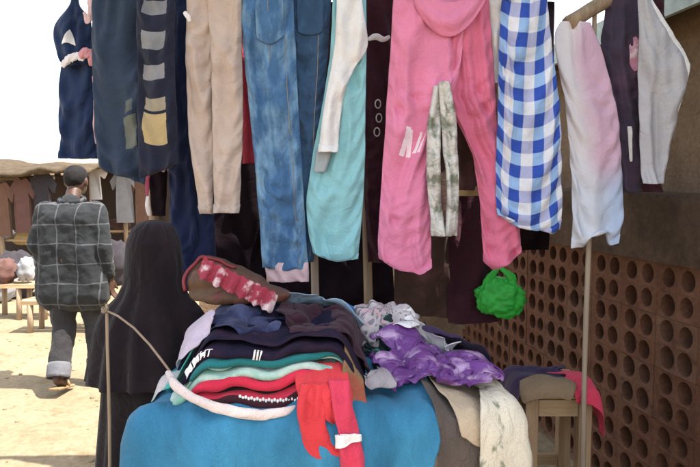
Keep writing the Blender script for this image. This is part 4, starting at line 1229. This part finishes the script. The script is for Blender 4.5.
# gingham
t = thing('gingham_dress', 'blue and white gingham dress hanging right of the pink trousers', 'dress', U(530, 228, 2.24))
hang('body', [(T, 506, 546), (0, 501, 548), (40, 498, 552), (100, 497, 560), (160, 495, 562), (205, 495, 564), (222, 497, 560)], 2.24, K['gingham'], t, seed=55, excess=.22, hem=.035, bot=[(0, -8), (.5, 2), (.85, 12), (1, 6)], th=.035)
hang('strap', [(T-4, 508, 516), (-20, 506, 516), (0, 504, 516)], 2.225, K['gingham'], t, seed=56, th=.01, cell=.012)
# pale shirt
t = thing('pale_pink_shirt', 'pale pink and white shirt with bluish hem hanging in front of the wall', 'shirt', U(596, 246, 2.30))
def pale_blend(n, src):  # white at left, pink at right, bluer towards the hem
    sp_ = N(n, 'ShaderNodeSeparateXYZ'); n.links.new(src, sp_.inputs[0])
    no = N(n, 'ShaderNodeTexNoise', i_Scale=7.0, i_Detail=4.0); n.links.new(src, no.inputs['Vector'])
    x = mth(n, 'ADD', sp_.outputs['X'], mth(n, 'MULTIPLY', no.outputs['Fac'], .05))
    z = mth(n, 'ADD', sp_.outputs['Y'], mth(n, 'MULTIPLY', no.outputs['Fac'], .16))
    top = mixc(n, N_clamp(n, mth(n, 'MULTIPLY_ADD', x, 16.0, -1.35)), (.82, .78, .82), (.72, .48, .62))
    low = mixc(n, N_clamp(n, mth(n, 'MULTIPLY_ADD', x, 14.0, -1.6)), (.74, .77, .86), (.50, .60, .80))
    return mixc(n, N_clamp(n, mth(n, 'MULTIPLY_ADD', z, -6.0, 10.6)), top, low)
K['shirtpale'] = fabric('pale pink shirt bluer towards the hem', (0, 0, 0), pattern=pale_blend, var=.08, bump=.35, trans=.25)
hang('body', [(22, 562, 590), (28, 553, 594), (45, 553, 602), (80, 561, 611), (110, 566, 618), (150, 569, 622), (190, 571, 624), (215, 571, 624), (242, 571, 618)], 2.30, K['shirtpale'], t, seed=57, excess=.16, hem=.035, bot=[(0, 6), (.3, 4), (.5, -12), (.72, -14), (.8, 4), (1, 0)], wr=.009)
# plum jacket
t = thing('plum_jacket', 'dark plum jacket with pink print hanging between the pale shirt and grey sweatshirt', 'jacket', U(625, 190, 2.36))
b = hang('body', [(T, 604, 644), (0, 606, 642), (40, 600, 642), (110, 612, 642), (150, 617, 642), (192, 620, 641)], 2.37, K['plum'], t, seed=60)
patch('pink_print', b, .62, .82, .30, .45, fabric('pink motif', (.5, .22, .32), fade=((.7, .55, .6), 20, .5, .6)), t, nu=6, nv=8, shape=lambda a, b: (.5+(a-.5)*math.sqrt(max(.05, 1-(2*b-1)**2)), b))
patch('white_stripe', b, .40, .50, .68, .84, D['white'], t, nu=4, nv=6)
tag(hang('dark_red_shorts', [(T, 634, 664), (60, 636, 664), (150, 640, 662), (192, 641, 661)], 2.47, K['maroon'], None, seed=61), 'dark red garment whose hem shows under the grey sweatshirt', 'garment')
# grey sweatshirt
t = thing('grey_sweatshirt', 'light grey sweatshirt folded to a point, hanging at the right end', 'sweatshirt', U(655, 184, 2.28))
b = hang('body', [(T, 638, 644), (-10, 637, 645), (0, 637, 650), (30, 637, 668), (55, 637, 684), (66, 637, 689), (80, 637, 687), (110, 637, 679), (150, 638, 670), (184, 641, 662)], 2.275, K['lgrey'], t, seed=62, excess=.10, th=.03, cell=.017)
soft_tube('bright_rim', [U(*a) for a in ((651, 0, 2.262), (668, 30, 2.262), (683, 54, 2.262), (688, 66, 2.262), (684, 88, 2.262), (677, 112, 2.262))], (.006, .008, .009, .009, .007, .004), fabric('bright white rim', (.70, .70, .71), coord='Object'), t, seed=13)  # light along the sleeve edge, built in as a white strip

# dark back row on the rear pole, lengthened to keep the gaps dark
for nm, lab, cat_, rows, m_, sd_ in (
    ('black_coat', 'black coat in the dark back row behind the beige trousers', 'coat', [(-6, 196, 262), (100, 198, 264), (200, 202, 268), (300, 206, 268)], K['blackred'], 71),
    ('red_sweater', 'red sweater glimpsed between the beige trousers and the blue jeans', 'sweater', [(-6, 238, 262), (80, 240, 262), (164, 242, 260)], K['redk'], 72),
    ('black_skirt', 'black skirt added in the back row to darken the gap behind the aqua tunic', 'skirt', [(-6, 268, 380), (120, 266, 388), (306, 268, 396)], K['blackred'], 73),
    ('brown_dress', 'dull brown dress in the back row behind the pink trousers', 'dress', [(-6, 396, 446), (120, 394, 450), (318, 392, 452)], K['brownk'], 74),
    ('maroon_dress', 'dark maroon dress in the back row right of the brown dress', 'dress', [(-6, 446, 500), (120, 446, 500), (322, 446, 500)], K['maroon'], 75),
    ('dark_shawl', 'dark shawl in the back row behind the gingham dress', 'shawl', [(-6, 500, 556), (120, 502, 556), (250, 508, 550)], K['blackred'], 76)):
    Yb = 2.78 if nm == 'red_sweater' else 2.90
    rows = [(r_[0]+8 if i_ == 0 else r_[0], r_[1], r_[2]) for i_, r_ in enumerate(rows)]
    tag(hang(nm, rows, Yb, m_, None, seed=sd_, cell=.028, steps=50), lab, cat_)
# green plastic bag on a cord behind the pink leg
c = U(500, 298, 2.80)
gb = thing('green_bag', 'bright green plastic bag hanging below the pink trouser leg', 'bag', (c[0], 2.80, c[2]-.10))
lump_bundle('pouch', (c[0], 2.80, c[2]), (.105, .07, .088), K['greenbag'], gb, seed=3.7, lump=.26, n=80, k=50, flatb=1, knots=3.4)
for dx in (-.07, .06):
    soft_tube('handle', [(c[0]+dx, 2.79, c[2]+.03), (c[0]+dx*.8, 2.78, c[2]+.10), (c[0]-.01, 2.785, c[2]+.15)], (.03, .02, .006), K['greenbag'], gb, k=24, seed=dx*50)
MB().tube([(c[0]-.04, 2.80, c[2]+.07), (c[0]-.02, 2.80, c[2]+.16), (c[0]-.02, 2.82, 1.9), (c[0]-.02, 2.88, ZP+.02)], .004, 6).build('cord', M['rope'], gb)

# ================================================================ people
SK = {}
SK['skin'] = plain('dark brown skin', (0.075, 0.036, 0.022), .5, .4)
SK['hair'] = plain('black hair', (0.010, 0.008, 0.008), .85)
SK['shirt'] = fabric('charcoal windowpane shirt', (0, 0, 0), pattern=gridlines((0.022, 0.024, 0.026), (0.10, 0.10, 0.11), .148, .009), coord='Object', bump=.5, bscale=9)
SK['trouser'] = fabric('charcoal trousers', (0.030, 0.028, 0.030), coord='Object', bump=.5, fade=((.055, .055, .06), 3, .45, .65))
SK['cuff'] = fabric('worn grey trouser hem', (0.13, 0.13, 0.145), coord='Object', bump=.5)
SK['sandal'] = plain('tan sandal leather', (0.36, 0.22, 0.11), .7)
SK['veil'] = fabric('dark brown purple veil', (0.009, 0.005, 0.007), fade=((.019, .010, .014), 3, .45, .65), bump=.6, bscale=14)
SK['eye'] = plain('eye white', (.6, .57, .53), .3)
SK['skirt'] = fabric('dark dress', (0.011, 0.007, 0.008), bump=.5)
tex = bpy.data.textures.new('cloth folds', 'CLOUDS'); tex.noise_scale = 0.16; tex.noise_depth = 3
tex2 = bpy.data.textures.new('small cloth folds', 'CLOUDS'); tex2.noise_scale = 0.06; tex2.noise_depth = 3
def fleshed(name, caps, off, m, parent, voxel=.010, smooth=6, disp=0.0, balls=()):
    mb = MB(); o3 = Vector(off)
    for p0_, r0_, p1_, r1_ in caps: mb.capsule(Vector(p0_)+o3, r0_, Vector(p1_)+o3, r1_, 14)
    for c_, r_ in balls: mb.ball(tuple(Vector(c_)+o3), r_, 18, 12)
    o = mb.build(name, m, parent, smooth=True)
    r = o.modifiers.new('union', 'REMESH'); r.mode = 'VOXEL'; r.voxel_size = voxel; r.use_smooth_shade = True
    s = o.modifiers.new('soften', 'SMOOTH'); s.factor = .5; s.iterations = smooth
    if disp:
        for tx_, k_ in ((tex, 1.0), (tex2, .5)):
            d = o.modifiers.new('folds', 'DISPLACE'); d.texture = tx_; d.strength = disp*k_; d.mid_level = .5; d.texture_coords = 'LOCAL'
    return o
def hand(wr, d, side, thumb):
    """palm and five fingers from the wrist, pointing along d; side = across the palm"""
    wr, d, side = Vector(wr), Vector(d).normalized(), Vector(side).normalized()
    nrm = d.cross(side).normalized()
    caps = []
    for k in range(4):
        q = (k-1.5)*.019
        caps.append((wr, .02, wr+d*.08+side*q, .012))
        L = (.068, .078, .074, .056)[k]
        b0_ = wr+d*.085+side*q; b1_ = b0_+d*L*.5+nrm*L*.14; b2_ = b1_+d*L*.38+nrm*L*.32
        caps += [(b0_, .0095, b1_, .0088), (b1_, .0088, b2_, .0075)]
    t0 = wr+d*.025+side*thumb*.028; t1 = t0+d*.035+side*thumb*.022+nrm*.01; t2 = t1+d*.032+side*thumb*.004+nrm*.012
    caps += [(t0, .014, t1, .0105), (t1, .0105, t2, .009)]
    return caps
mx, my = at_px(71, 4.5), 4.5
man = thing('person', 'man in a dark windowpane check shirt walking away on the sandy ground', 'person', (mx, my, 0))
o3 = (mx, my, 0)
la, ra = ((-.185, 0, 1.34), (-.265, -.02, 1.08), (-.245, .12, .88)), ((.185, 0, 1.34), (.262, -.05, 1.08), (.275, .02, .83))
lh, lk, lan, lt = (-.085, 0, .88), (-.075, -.01, .47), (-.045, -.20, .115), (-.05, -.08, .03)
rh, rk, ran, rt = (.085, 0, .88), (.115, .10, .48), (.125, .10, .075), (.135, .26, .025)
caps = [((0, 0, 1.10), .13, (0, 0, .92), .125), ((-.07, 0, 1.26), .095, (.07, 0, 1.26), .095), ((-.15, 0, 1.34), .055, (.15, 0, 1.34), .055), ((-.05, 0, 1.24), .10, (-.05, 0, 1.0), .09), ((.05, 0, 1.24), .10, (.05, 0, 1.0), .09),
        ((0, -.01, 1.36), .058, (0, .06, 1.49), .052)]
for a, b, c in (la, ra): caps += [(a, .05, b, .038), (b, .038, c, .026)]
for a, b, c, d in ((lh, lk, lan, lt), (rh, rk, ran, rt)): caps += [(a, .085, b, .055), (b, .055, c, .035), (c, .036, tuple(x*.4+y*.6 for x, y in zip(c, d)), .034), (c, .03, d, .026)]
caps += hand(la[2], (.05, .45, -.75), (.9, .2, .1), 1)+hand(ra[2], (0, .15, -1), (0, 1, .1), 1)
balls = [((0, .105, 1.575), (.076, .094, .112)), ((0, .15, 1.52), (.055, .06, .06)), ((0, .205, 1.55), (.014, .02, .02)), ((-.078, .10, 1.56), (.012, .022, .034)), ((.078, .10, 1.56), (.012, .022, .034)), ((0, .195, 1.515), (.026, .014, .012))]
mbody = fleshed('body', caps, o3, SK['skin'], man, voxel=.0055, smooth=4, balls=balls)
for e in (-1, 1):
    MB().ball((mx+e*.03, my+.188, 1.585), (.012, .010, .009)).build('eye', SK['eye'], mbody, smooth=True)
fleshed('hair', [((0, .10, 1.615), .074, (0, .115, 1.62), .074)], o3, SK['hair'], man, voxel=.006, smooth=1, disp=.016, balls=[((0, .082, 1.598), (.079, .088, .092))])
sh = [((-.16, -.005, 1.335), .075, (.16, -.005, 1.335), .075), ((0, -.01, 1.38), .075, (0, .0, 1.41), .066)]
for q in np.linspace(-.10, .10, 5):
    sh += [((q, -.01, 1.28), .125, (q*1.15, -.01, 1.0), .125), ((q*1.15, -.01, 1.0), .125, (q*1.45, -.01, .72), .135)]
for a, b, c in (la, ra):
    e = tuple(x+(y-x)*.86 for x, y in zip(b, c)); sh += [(a, .078, b, .062), (b, .062, e, .047)]
mshirt = fleshed('shirt', sh, o3, SK['shirt'], man, voxel=.013, smooth=5, disp=.035)
pts = []
for k in range(15):
    t_ = 2*math.pi*k/14; pts.append((mx+.088*math.cos(t_), my+.02+.075*math.sin(t_), 1.425+.02*math.sin(t_)))
MB().tube(pts, .016, 8, cap=False, flat=1.3).build('collar', SK['shirt'], mshirt, smooth=True)
tr = []
for a, b, c in ((lh, lk, lan), (rh, rk, ran)):
    e = tuple(x+(y-x)*.80 for x, y in zip(b, c)); tr += [(a, .115, b, .085), (b, .085, e, .075)]
tr += [((-.06, 0, .90), .12, (.06, 0, .90), .12)]
mtr = fleshed('trousers', tr, o3, SK['trouser'], man, voxel=.012, smooth=5, disp=.03)
for b, c in ((lk, lan), (rk, ran)):
    v0_ = Vector(b).lerp(Vector(c), .70)+Vector(o3); v1_ = Vector(b).lerp(Vector(c), .97)+Vector(o3)
    q = [v0_.lerp(v1_, k/5) for k in range(6)]
    ob = MB().tube([tuple(x) for x in q], [.080, .083, .084, .084, .083, .081], 20, cap=False, jit=.03).build('trouser_hem', SK['cuff'], mtr, smooth=True)
    s = ob.modifiers.new('thickness', 'SOLIDIFY'); s.thickness = .006
for c, d in ((lan, lt), (ran, rt)):
    c, d = Vector(c)+Vector(o3), Vector(d)+Vector(o3)
    h_ = c+Vector((0, -.035, -.055)); t_ = d+Vector((0, .05, -.012))
    h_.z = max(h_.z, .012); t_.z = max(t_.z, .012)
    ax = (t_-h_); L_ = ax.length; rx = math.atan2(ax.z, ax.y)
    sl_ = MB().box((h_+t_)/2, (.088, L_+.03, .020), 0, rx=rx).build('sandal', SK['sandal'], man, bevel=.008)
    m_ = h_.lerp(t_, .62)
    pts = [(m_.x+.044*math.cos(a), m_.y, m_.z+.012+.050*math.sin(a)) for a in np.linspace(0, math.pi, 9)]
    MB().tube(pts, .012, 6, flat=.5).build('strap', SK['sandal'], sl_, smooth=True)

# veiled person at the left end of the table
vx, vy = at_px(152, 2.08), 2.08
vp = thing('person', 'person in a long dark brown veil standing at the left end of the table', 'person', (vx, vy, 0))
o3 = (vx, vy, 0)
caps = [((0, 0, .98), .10, (0, 0, .72), .11), ((-.10, 0, 1.08), .05, (.10, 0, 1.08), .05), ((0, 0, 1.08), .045, (0, .01, 1.19), .042)]
arms = (((-.13, 0, 1.06), (-.16, .03, .84), (-.10, .15, .74)), ((.13, 0, 1.06), (.15, .04, .84), (.09, .16, .76)))
for a, b, c in arms: caps += [(a, .04, b, .03), (b, .03, c, .022)]
caps += hand(arms[0][2], (.5, .8, -.1), (0, .1, 1), 1)+hand(arms[1][2], (-.5, .8, -.1), (0, .1, 1), 1)
for e in (-1, 1): caps += [((e*.07, 0, .70), .07, (e*.07, .0, .38), .048), ((e*.07, 0, .38), .048, (e*.07, -.01, .08), .032), ((e*.07, -.02, .045), .032, (e*.075, .12, .025), .024)]
balls = [((0, .02, 1.275), (.068, .085, .098)), ((0, .06, 1.23), (.05, .05, .05)), ((0, .108, 1.262), (.012, .018, .018)), ((0, .10, 1.228), (.022, .012, .010))]
vbody = fleshed('body', caps, o3, SK['skin'], vp, voxel=.0055, smooth=4, balls=balls)
for e in (-1, 1): MB().ball((vx+e*.027, vy+.093, 1.285), (.011, .009, .008)).build('eye', SK['eye'], vbody, smooth=True)
def loft_cloth(name, prof, m, parent, amp, seed, n=84, face=None, rows_=60, nlob=9):
    zs = np.linspace(prof[0][0], prof[-1][0], rows_); pr = np.array(prof)[::-1]
    P = np.zeros((rows_, n, 3)); uv = np.zeros((rows_, n, 2))
    for i, z in enumerate(zs):
        rx_, ry_, oy_ = (np.interp(z, pr[:, 0], pr[:, c]) for c in (1, 2, 3))
        k = amp*np.clip((prof[0][0]-z-.12)/.5, 0, 1)
        for j in range(n):
            t_ = 2*math.pi*j/n; tw = t_+.25*noise.noise((z*1.6, seed, 0))
            lob = (1-abs(noise.noise((math.cos(tw)*nlob*.33, math.sin(tw)*nlob*.33, seed+z*.55)))*2.3)*k+.25*k*math.sin(tw*13+seed+z*2)
            q = 1+lob
            P[i, j] = (vx+rx_*math.cos(t_)*q, vy+oy_+ry_*math.sin(t_)*q, z); uv[i, j] = (t_*.2, z)
    for i in range(rows_):
        P[i, :, 2] += (i/(rows_-1))**4*np.array([.035*noise.noise((math.cos(6.283*j/n)*1.5, math.sin(6.283*j/n)*1.5, seed)) for j in range(n)])
    if face:
        for i, z in enumerate(zs):
            for j in range(n):
                t_ = 2*math.pi*j/n
                if face[0] < z < face[1] and abs(t_-math.pi/2) < .75: P[i, j, 1] -= .055*math.cos((t_-math.pi/2)*2)*math.sin(math.pi*(z-face[0])/(face[1]-face[0]))
    return cloth_obj(name, P, m, parent, True, uv, thick=.004)
loft_cloth('dress', [(1.02, .13, .10, 0), (.84, .178, .15, 0), (.4, .205, .18, 0), (.03, .23, .20, 0)], SK['skirt'], vp, .14, 3.0)
loft_cloth('veil', [(1.395, .012, .012, .01), (1.388, .045, .05, .01), (1.365, .070, .08, .01), (1.32, .088, .104, .01), (1.25, .094, .110, .01), (1.18, .096, .106, .0), (1.13, .118, .112, -.005), (1.08, .165, .126, -.01), (1.03, .184, .138, -.01), (.95, .196, .156, -.01), (.84, .214, .176, 0)], SK['veil'], vp, .17, 7.0, face=(1.19, 1.33))

# stake with a rope tied to the table
sx = U(103, 310, 2.22)
stk = pole('stake', (at_px(97, 1.80), 1.80, -.05), (at_px(104, 1.80), 1.80, U(104, 304, 1.80)[2]), .0055, .005, M['stick'], 'thin brown stake standing left of the veiled person', cat='stake', seed=31)
rp = [U(*a) for a in ((105, 310, 1.80), (118, 316, 1.78), (134, 328, 1.74), (150, 345, 1.69), (163, 362, 1.645), (172, 374, 1.63))]
kn = [tuple(rp[0]+np.array((.008*math.cos(a), .008*math.sin(a), .007*math.sin(a*2.3)))) for a in np.linspace(0, 12, 24)]
tag(MB().tube(kn+[tuple(x) for x in rp], .0034, 7).build('rope', M['rope'], smooth=True), 'thin rope tied from the stake across the veiled person to the table', 'rope')
# small dark bag with pink and white edge hanging over the veiled person
t = thing('hanging_scarf', 'small dark scarf with pink and white edge hanging above the veiled person', 'scarf', U(157, 216, 2.55))
hang('body', [(T+6, 150, 168), (100, 148, 168), (160, 147, 169), (190, 149, 168), (216, 152, 166)], 2.55, K['blackred'], t, seed=81)
soft_tube('white_edge', [U(*a) for a in ((148, 196, 2.50), (147, 206, 2.50), (149, 216, 2.51))], (.006, .009, .006), D['whiteo'], t, k=14, seed=5)
soft_tube('pink_edge', [U(*a) for a in ((150, 166, 2.50), (147, 180, 2.50), (147, 196, 2.50))], (.007, .009, .006), fabric('pink edge', (.42, .09, .15), coord='Object'), t, k=14, seed=6)
soft_tube('pale_fold', [U(*a) for a in ((150, 168, 2.49), (158, 166, 2.485), (166, 170, 2.49))], (.010, .016, .012), fabric('pale mauve fold', (.38, .26, .30), coord='Object'), t, k=14, seed=7)

# ================================================================ the market beyond
B = {}
B['white'] = fabric('far white cloth', (.74, .72, .72), coord='Object'); B['brown'] = fabric('far brown cloth', (.14, .075, .05), coord='Object')
B['rust'] = fabric('far rust cloth', (.12, .06, .05), coord='Object'); B['grey'] = fabric('far grey cloth', (.26, .26, .27), coord='Object')
B['dark'] = fabric('far dark cloth', (.035, .03, .035), coord='Object'); B['ochre'] = fabric('far ochre cloth', (.42, .29, .12), coord='Object')
B['back'] = fabric('far dark stall shade', (.055, .038, .03), coord='Object')
B['leaf'] = earth('leaf', (.05, .10, .02), (.09, .15, .03), scale=8)
wl = place_local(lumpy_wall(26, -.05, 2.05, .3, 40.0, nz=10, lump=.05, dy=.25), Vector((4, 19, 0)), math.pi/2+.06)
tag(wl.build('compound_wall', M['mud'], smooth=True), 'long low mud compound wall far behind the market', 'wall')
def far_stall(px0, px1, Y, h, depth, label, roofm, seed):
    x0, x1 = at_px(px0, Y), at_px(px1, Y)
    t = thing('market_stall', label, 'stall', ((x0+x1)/2, Y+depth/2, 0), None)
    rr = random.Random(seed)
    for x in np.linspace(x0, x1, 4):
        for y in (Y, Y+depth):
            hh = h-(0.12 if y == Y else 0)
            MB().tube([(x+rr.uniform(-.03, .03), y, -.05), (x+rr.uniform(-.05, .05), y, hh*.5), (x+rr.uniform(-.06, .06), y, hh+.1)], [.045, .038, .032], 7, jit=.08).build('post', M['stick'], t, smooth=True)
    nx, ny = 36, 12; P = np.zeros((ny, nx, 3))
    for i in range(ny):
        for j in range(nx):
            x = x1+.4-(x1-x0+.8)*j/(nx-1); y = Y-.45+(depth+.9)*i/(ny-1)
            e = .06*noise.noise((x*3, seed, 1)) if i == 0 else 0
            P[i, j] = (x, y+e, h-.10+.22*i/ny+.13*fbm(x*1.4, y*1.7, seed))
    o = cloth_obj('roof', P, roofm, t, thick=.09, sub=1)
    for k in range(3):
        MB().box(((x0+x1)/2, Y+.12+k*.17, .74), (x1-x0+.1, .15, .035), jit=.006).build('counter_plank', M['plank'], t)
    MB().tube([(x0-.2, Y, h-.22), (x1+.2, Y, h-.18)], .03, 6).build('cross_pole', M['branch'], t, smooth=True)
    P = np.zeros((14, 30, 3))
    for i in range(14):
        for j in range(30):
            x = x1+.1-(x1-x0+.2)*j/29
            P[i, j] = (x, Y+depth-.12+.05*math.sin(x*9+seed)+.03*noise.noise((x*5, i*.3, seed)), h-.1-(h-.35)*i/13)
    cloth_obj('shade_backing', P, B['back'], t, thick=.004)  # dark sheet added for the deep shade inside the far stall
    return x0, x1
far_stall(-75, 42, 9.0, 1.86, 1.6, 'thatched stick stall at the far left edge of the market', M['thatch'], 1)
far_stall(62, 158, 11.0, 2.05, 1.8, 'rusty roofed stick stall behind the walking man', M['rust'], 2)
far_stall(176, 290, 13.5, 2.0, 2.0, 'stick stall partly hidden behind the hanging clothes', M['thatch'], 3)
def tee(name, px, py0, py1, wpx, Y, m, label, cat):
    """small garment with sleeves on a far line: shoulders, sleeves, body"""
    a = U(px, py0, Y); b = U(px, py1, Y); w_ = wpx/F*Y/2; h_ = a[2]-b[2]
    prof = [(-.28, 0), (-.5, .02), (-1.25, .22), (-1.05, .36), (-.62, .22), (-.66, .6), (-.70, 1.0), (.70, 1.0), (.66, .6), (.62, .22), (1.05, .36), (1.25, .22), (.5, .02), (.28, 0), (0, .06)]
    vs_ = [(a[0]+u*w_, Y-.025+.02*math.sin(u*5+v*4), a[2]-v*h_) for u, v in prof]; n = len(vs_)
    vs_ += [(x, y+.05, z) for x, y, z in vs_]
    o = MB().add(vs_, [tuple(range(n)), tuple(range(2*n-1, n-1, -1))]+[(k, (k+1) % n, n+(k+1) % n, n+k) for k in range(n)]).build(name, m)
    bv = o.modifiers.new('bevel', 'BEVEL'); bv.width = .012; bv.segments = 2
    tag(o, label, cat)
    return o
tee('white_shirt', 92, 166, 199, 22, 10.9, B['white'], 'bright white shirt hanging beyond the man in the check shirt', 'shirt')
tee('grey_shirt', 124, 170, 222, 22, 10.9, B['grey'], 'grey shirt hanging under the far rusty roof', 'shirt')
tee('brown_shirt', 142, 172, 226, 18, 10.9, B['brown'], 'brown shirt hanging beside the grey shirt far away', 'shirt')
tee('rust_cloth', 22, 178, 232, 20, 8.9, B['rust'], 'rust coloured shirt hanging in the far left stall', 'shirt')
tee('dark_shirt', 42, 172, 226, 20, 8.9, B['dark'], 'dark shirt hanging at the right end of the far left stall', 'shirt')
tee('brown_shirt', 2, 182, 235, 18, 8.9, B['brown'], 'brown shirt hanging at the frame edge in the far left stall', 'shirt')
def far_bundle(px, py, Y, r, m, label, sd_, z=None):
    c = U(px, py, Y)
    o = lump_bundle('bundle', tuple(c), r, m, seed=sd_, lump=.3, n=28, k=16, flatb=.9)
    return tag(o, label, 'bundle')
far_bundle(4, 234, 9.2, (.15, .14, .09), B['white'], 'white bundle on the counter of the far left stall', 1)
far_bundle(28, 238, 9.2, (.2, .14, .12), B['ochre'], 'ochre bundle on the counter of the far left stall', 2)
far_bundle(118, 226, 11.3, (.22, .16, .14), B['rust'], 'rust red bundle on the far counter behind the man', 3)
far_bundle(150, 228, 11.3, (.2, .16, .12), B['dark'], 'dark bundle on the far counter behind the man', 4)
for px_, Y_, r_, m_, lab in ((14, 8.4, (.28, .25, .34), B['dark'], 'dark full sack on the ground before the far left stall'),
                            (50, 8.6, (.26, .24, .30), B['brown'], 'brown full sack on the ground left of the walking man'),
                            (112, 9.6, (.30, .26, .36), B['dark'], 'dark full sack on the ground right of the walking man'),
                            (132, 9.8, (.28, .26, .30), B['ochre'], 'ochre full sack on the ground near the far stall post'),
                            (-8, 8.0, (.25, .25, .28), B['grey'], 'grey full sack at the left frame edge')):
    o = lump_bundle('sack', (at_px(px_, Y_), Y_, r_[2]*.86), r_, m_, seed=px_*.3, lump=.22, n=28, k=18, flatb=.9); tag(o, lab, 'sack')
# low benches behind the man
def bench(px0, px1, Y, h, label, m):
    x0, x1 = at_px(px0, Y), at_px(px1, Y)
    t = thing('bench', label, 'bench', ((x0+x1)/2, Y+.15, 0))
    for k in range(2): MB().box(((x0+x1)/2, Y+.08+k*.16, h-.02), (x1-x0, .145, .04), jit=.006).build('seat_plank', m, t)
    for x in (x0+.08, (x0+x1)/2, x1-.08):
        for y in (Y+.04, Y+.27): MB().tube([(x, y, -.03), (x+.01, y, h-.04)], .03, 7, jit=.06).build('leg', M['stick'], t, smooth=True)
    return t
bench(-20, 46, 6.9, .40, 'low rough bench at the left edge of the sandy yard', M['plank'])
bench(16, 97, 6.2, .34, 'long low plank bench just behind the walking man', M['plank'])
far_bundle(5, 272, 7.05, (.14, .13, .15), B['rust'], 'rust red bundle standing on the low left bench', 5)
far_bundle(26, 270, 7.05, (.09, .09, .14), B['grey'], 'grey bundle standing on the low left bench', 6)
# small leafy shrub
sp = U(101, 300, 6.6)
t = thing('shrub', 'small green shrub on the sand right of the walking man', 'shrub', (sp[0], 6.6, 0))
stem = MB(); lf = MB(); rr = random.Random(5)
for k in range(9):
    a = rr.uniform(0, 6.28); L_ = rr.uniform(.55, .85); sp2 = rr.uniform(.05, .16)
    tip = Vector((sp[0]+math.cos(a)*sp2, 6.6+math.sin(a)*sp2, L_))
    stem.tube([(sp[0], 6.6, -.02), tuple((Vector((sp[0], 6.6, 0))+tip)/2+Vector((0, 0, .05))), tuple(tip)], [.008, .006, .003], 5)
    for q in range(26):
        f = rr.uniform(.45, 1.02); c_ = Vector((sp[0], 6.6, 0)).lerp(tip, f)+Vector((rr.gauss(0, .03), rr.gauss(0, .03), rr.gauss(0, .02)))
        d_ = Vector((rr.gauss(0, 1), rr.gauss(0, 1), rr.gauss(0, .6))).normalized()*rr.uniform(.03, .055); w_ = d_.cross(Vector((rr.random(), rr.random(), 1))).normalized()*.012
        lf.add([c_-d_*.1, c_+d_*.5+w_, c_+d_, c_+d_*.5-w_], [(0, 1, 2, 3)])
stem.build('stem', M['stick'], t); lf.build('foliage', B['leaf'], t)
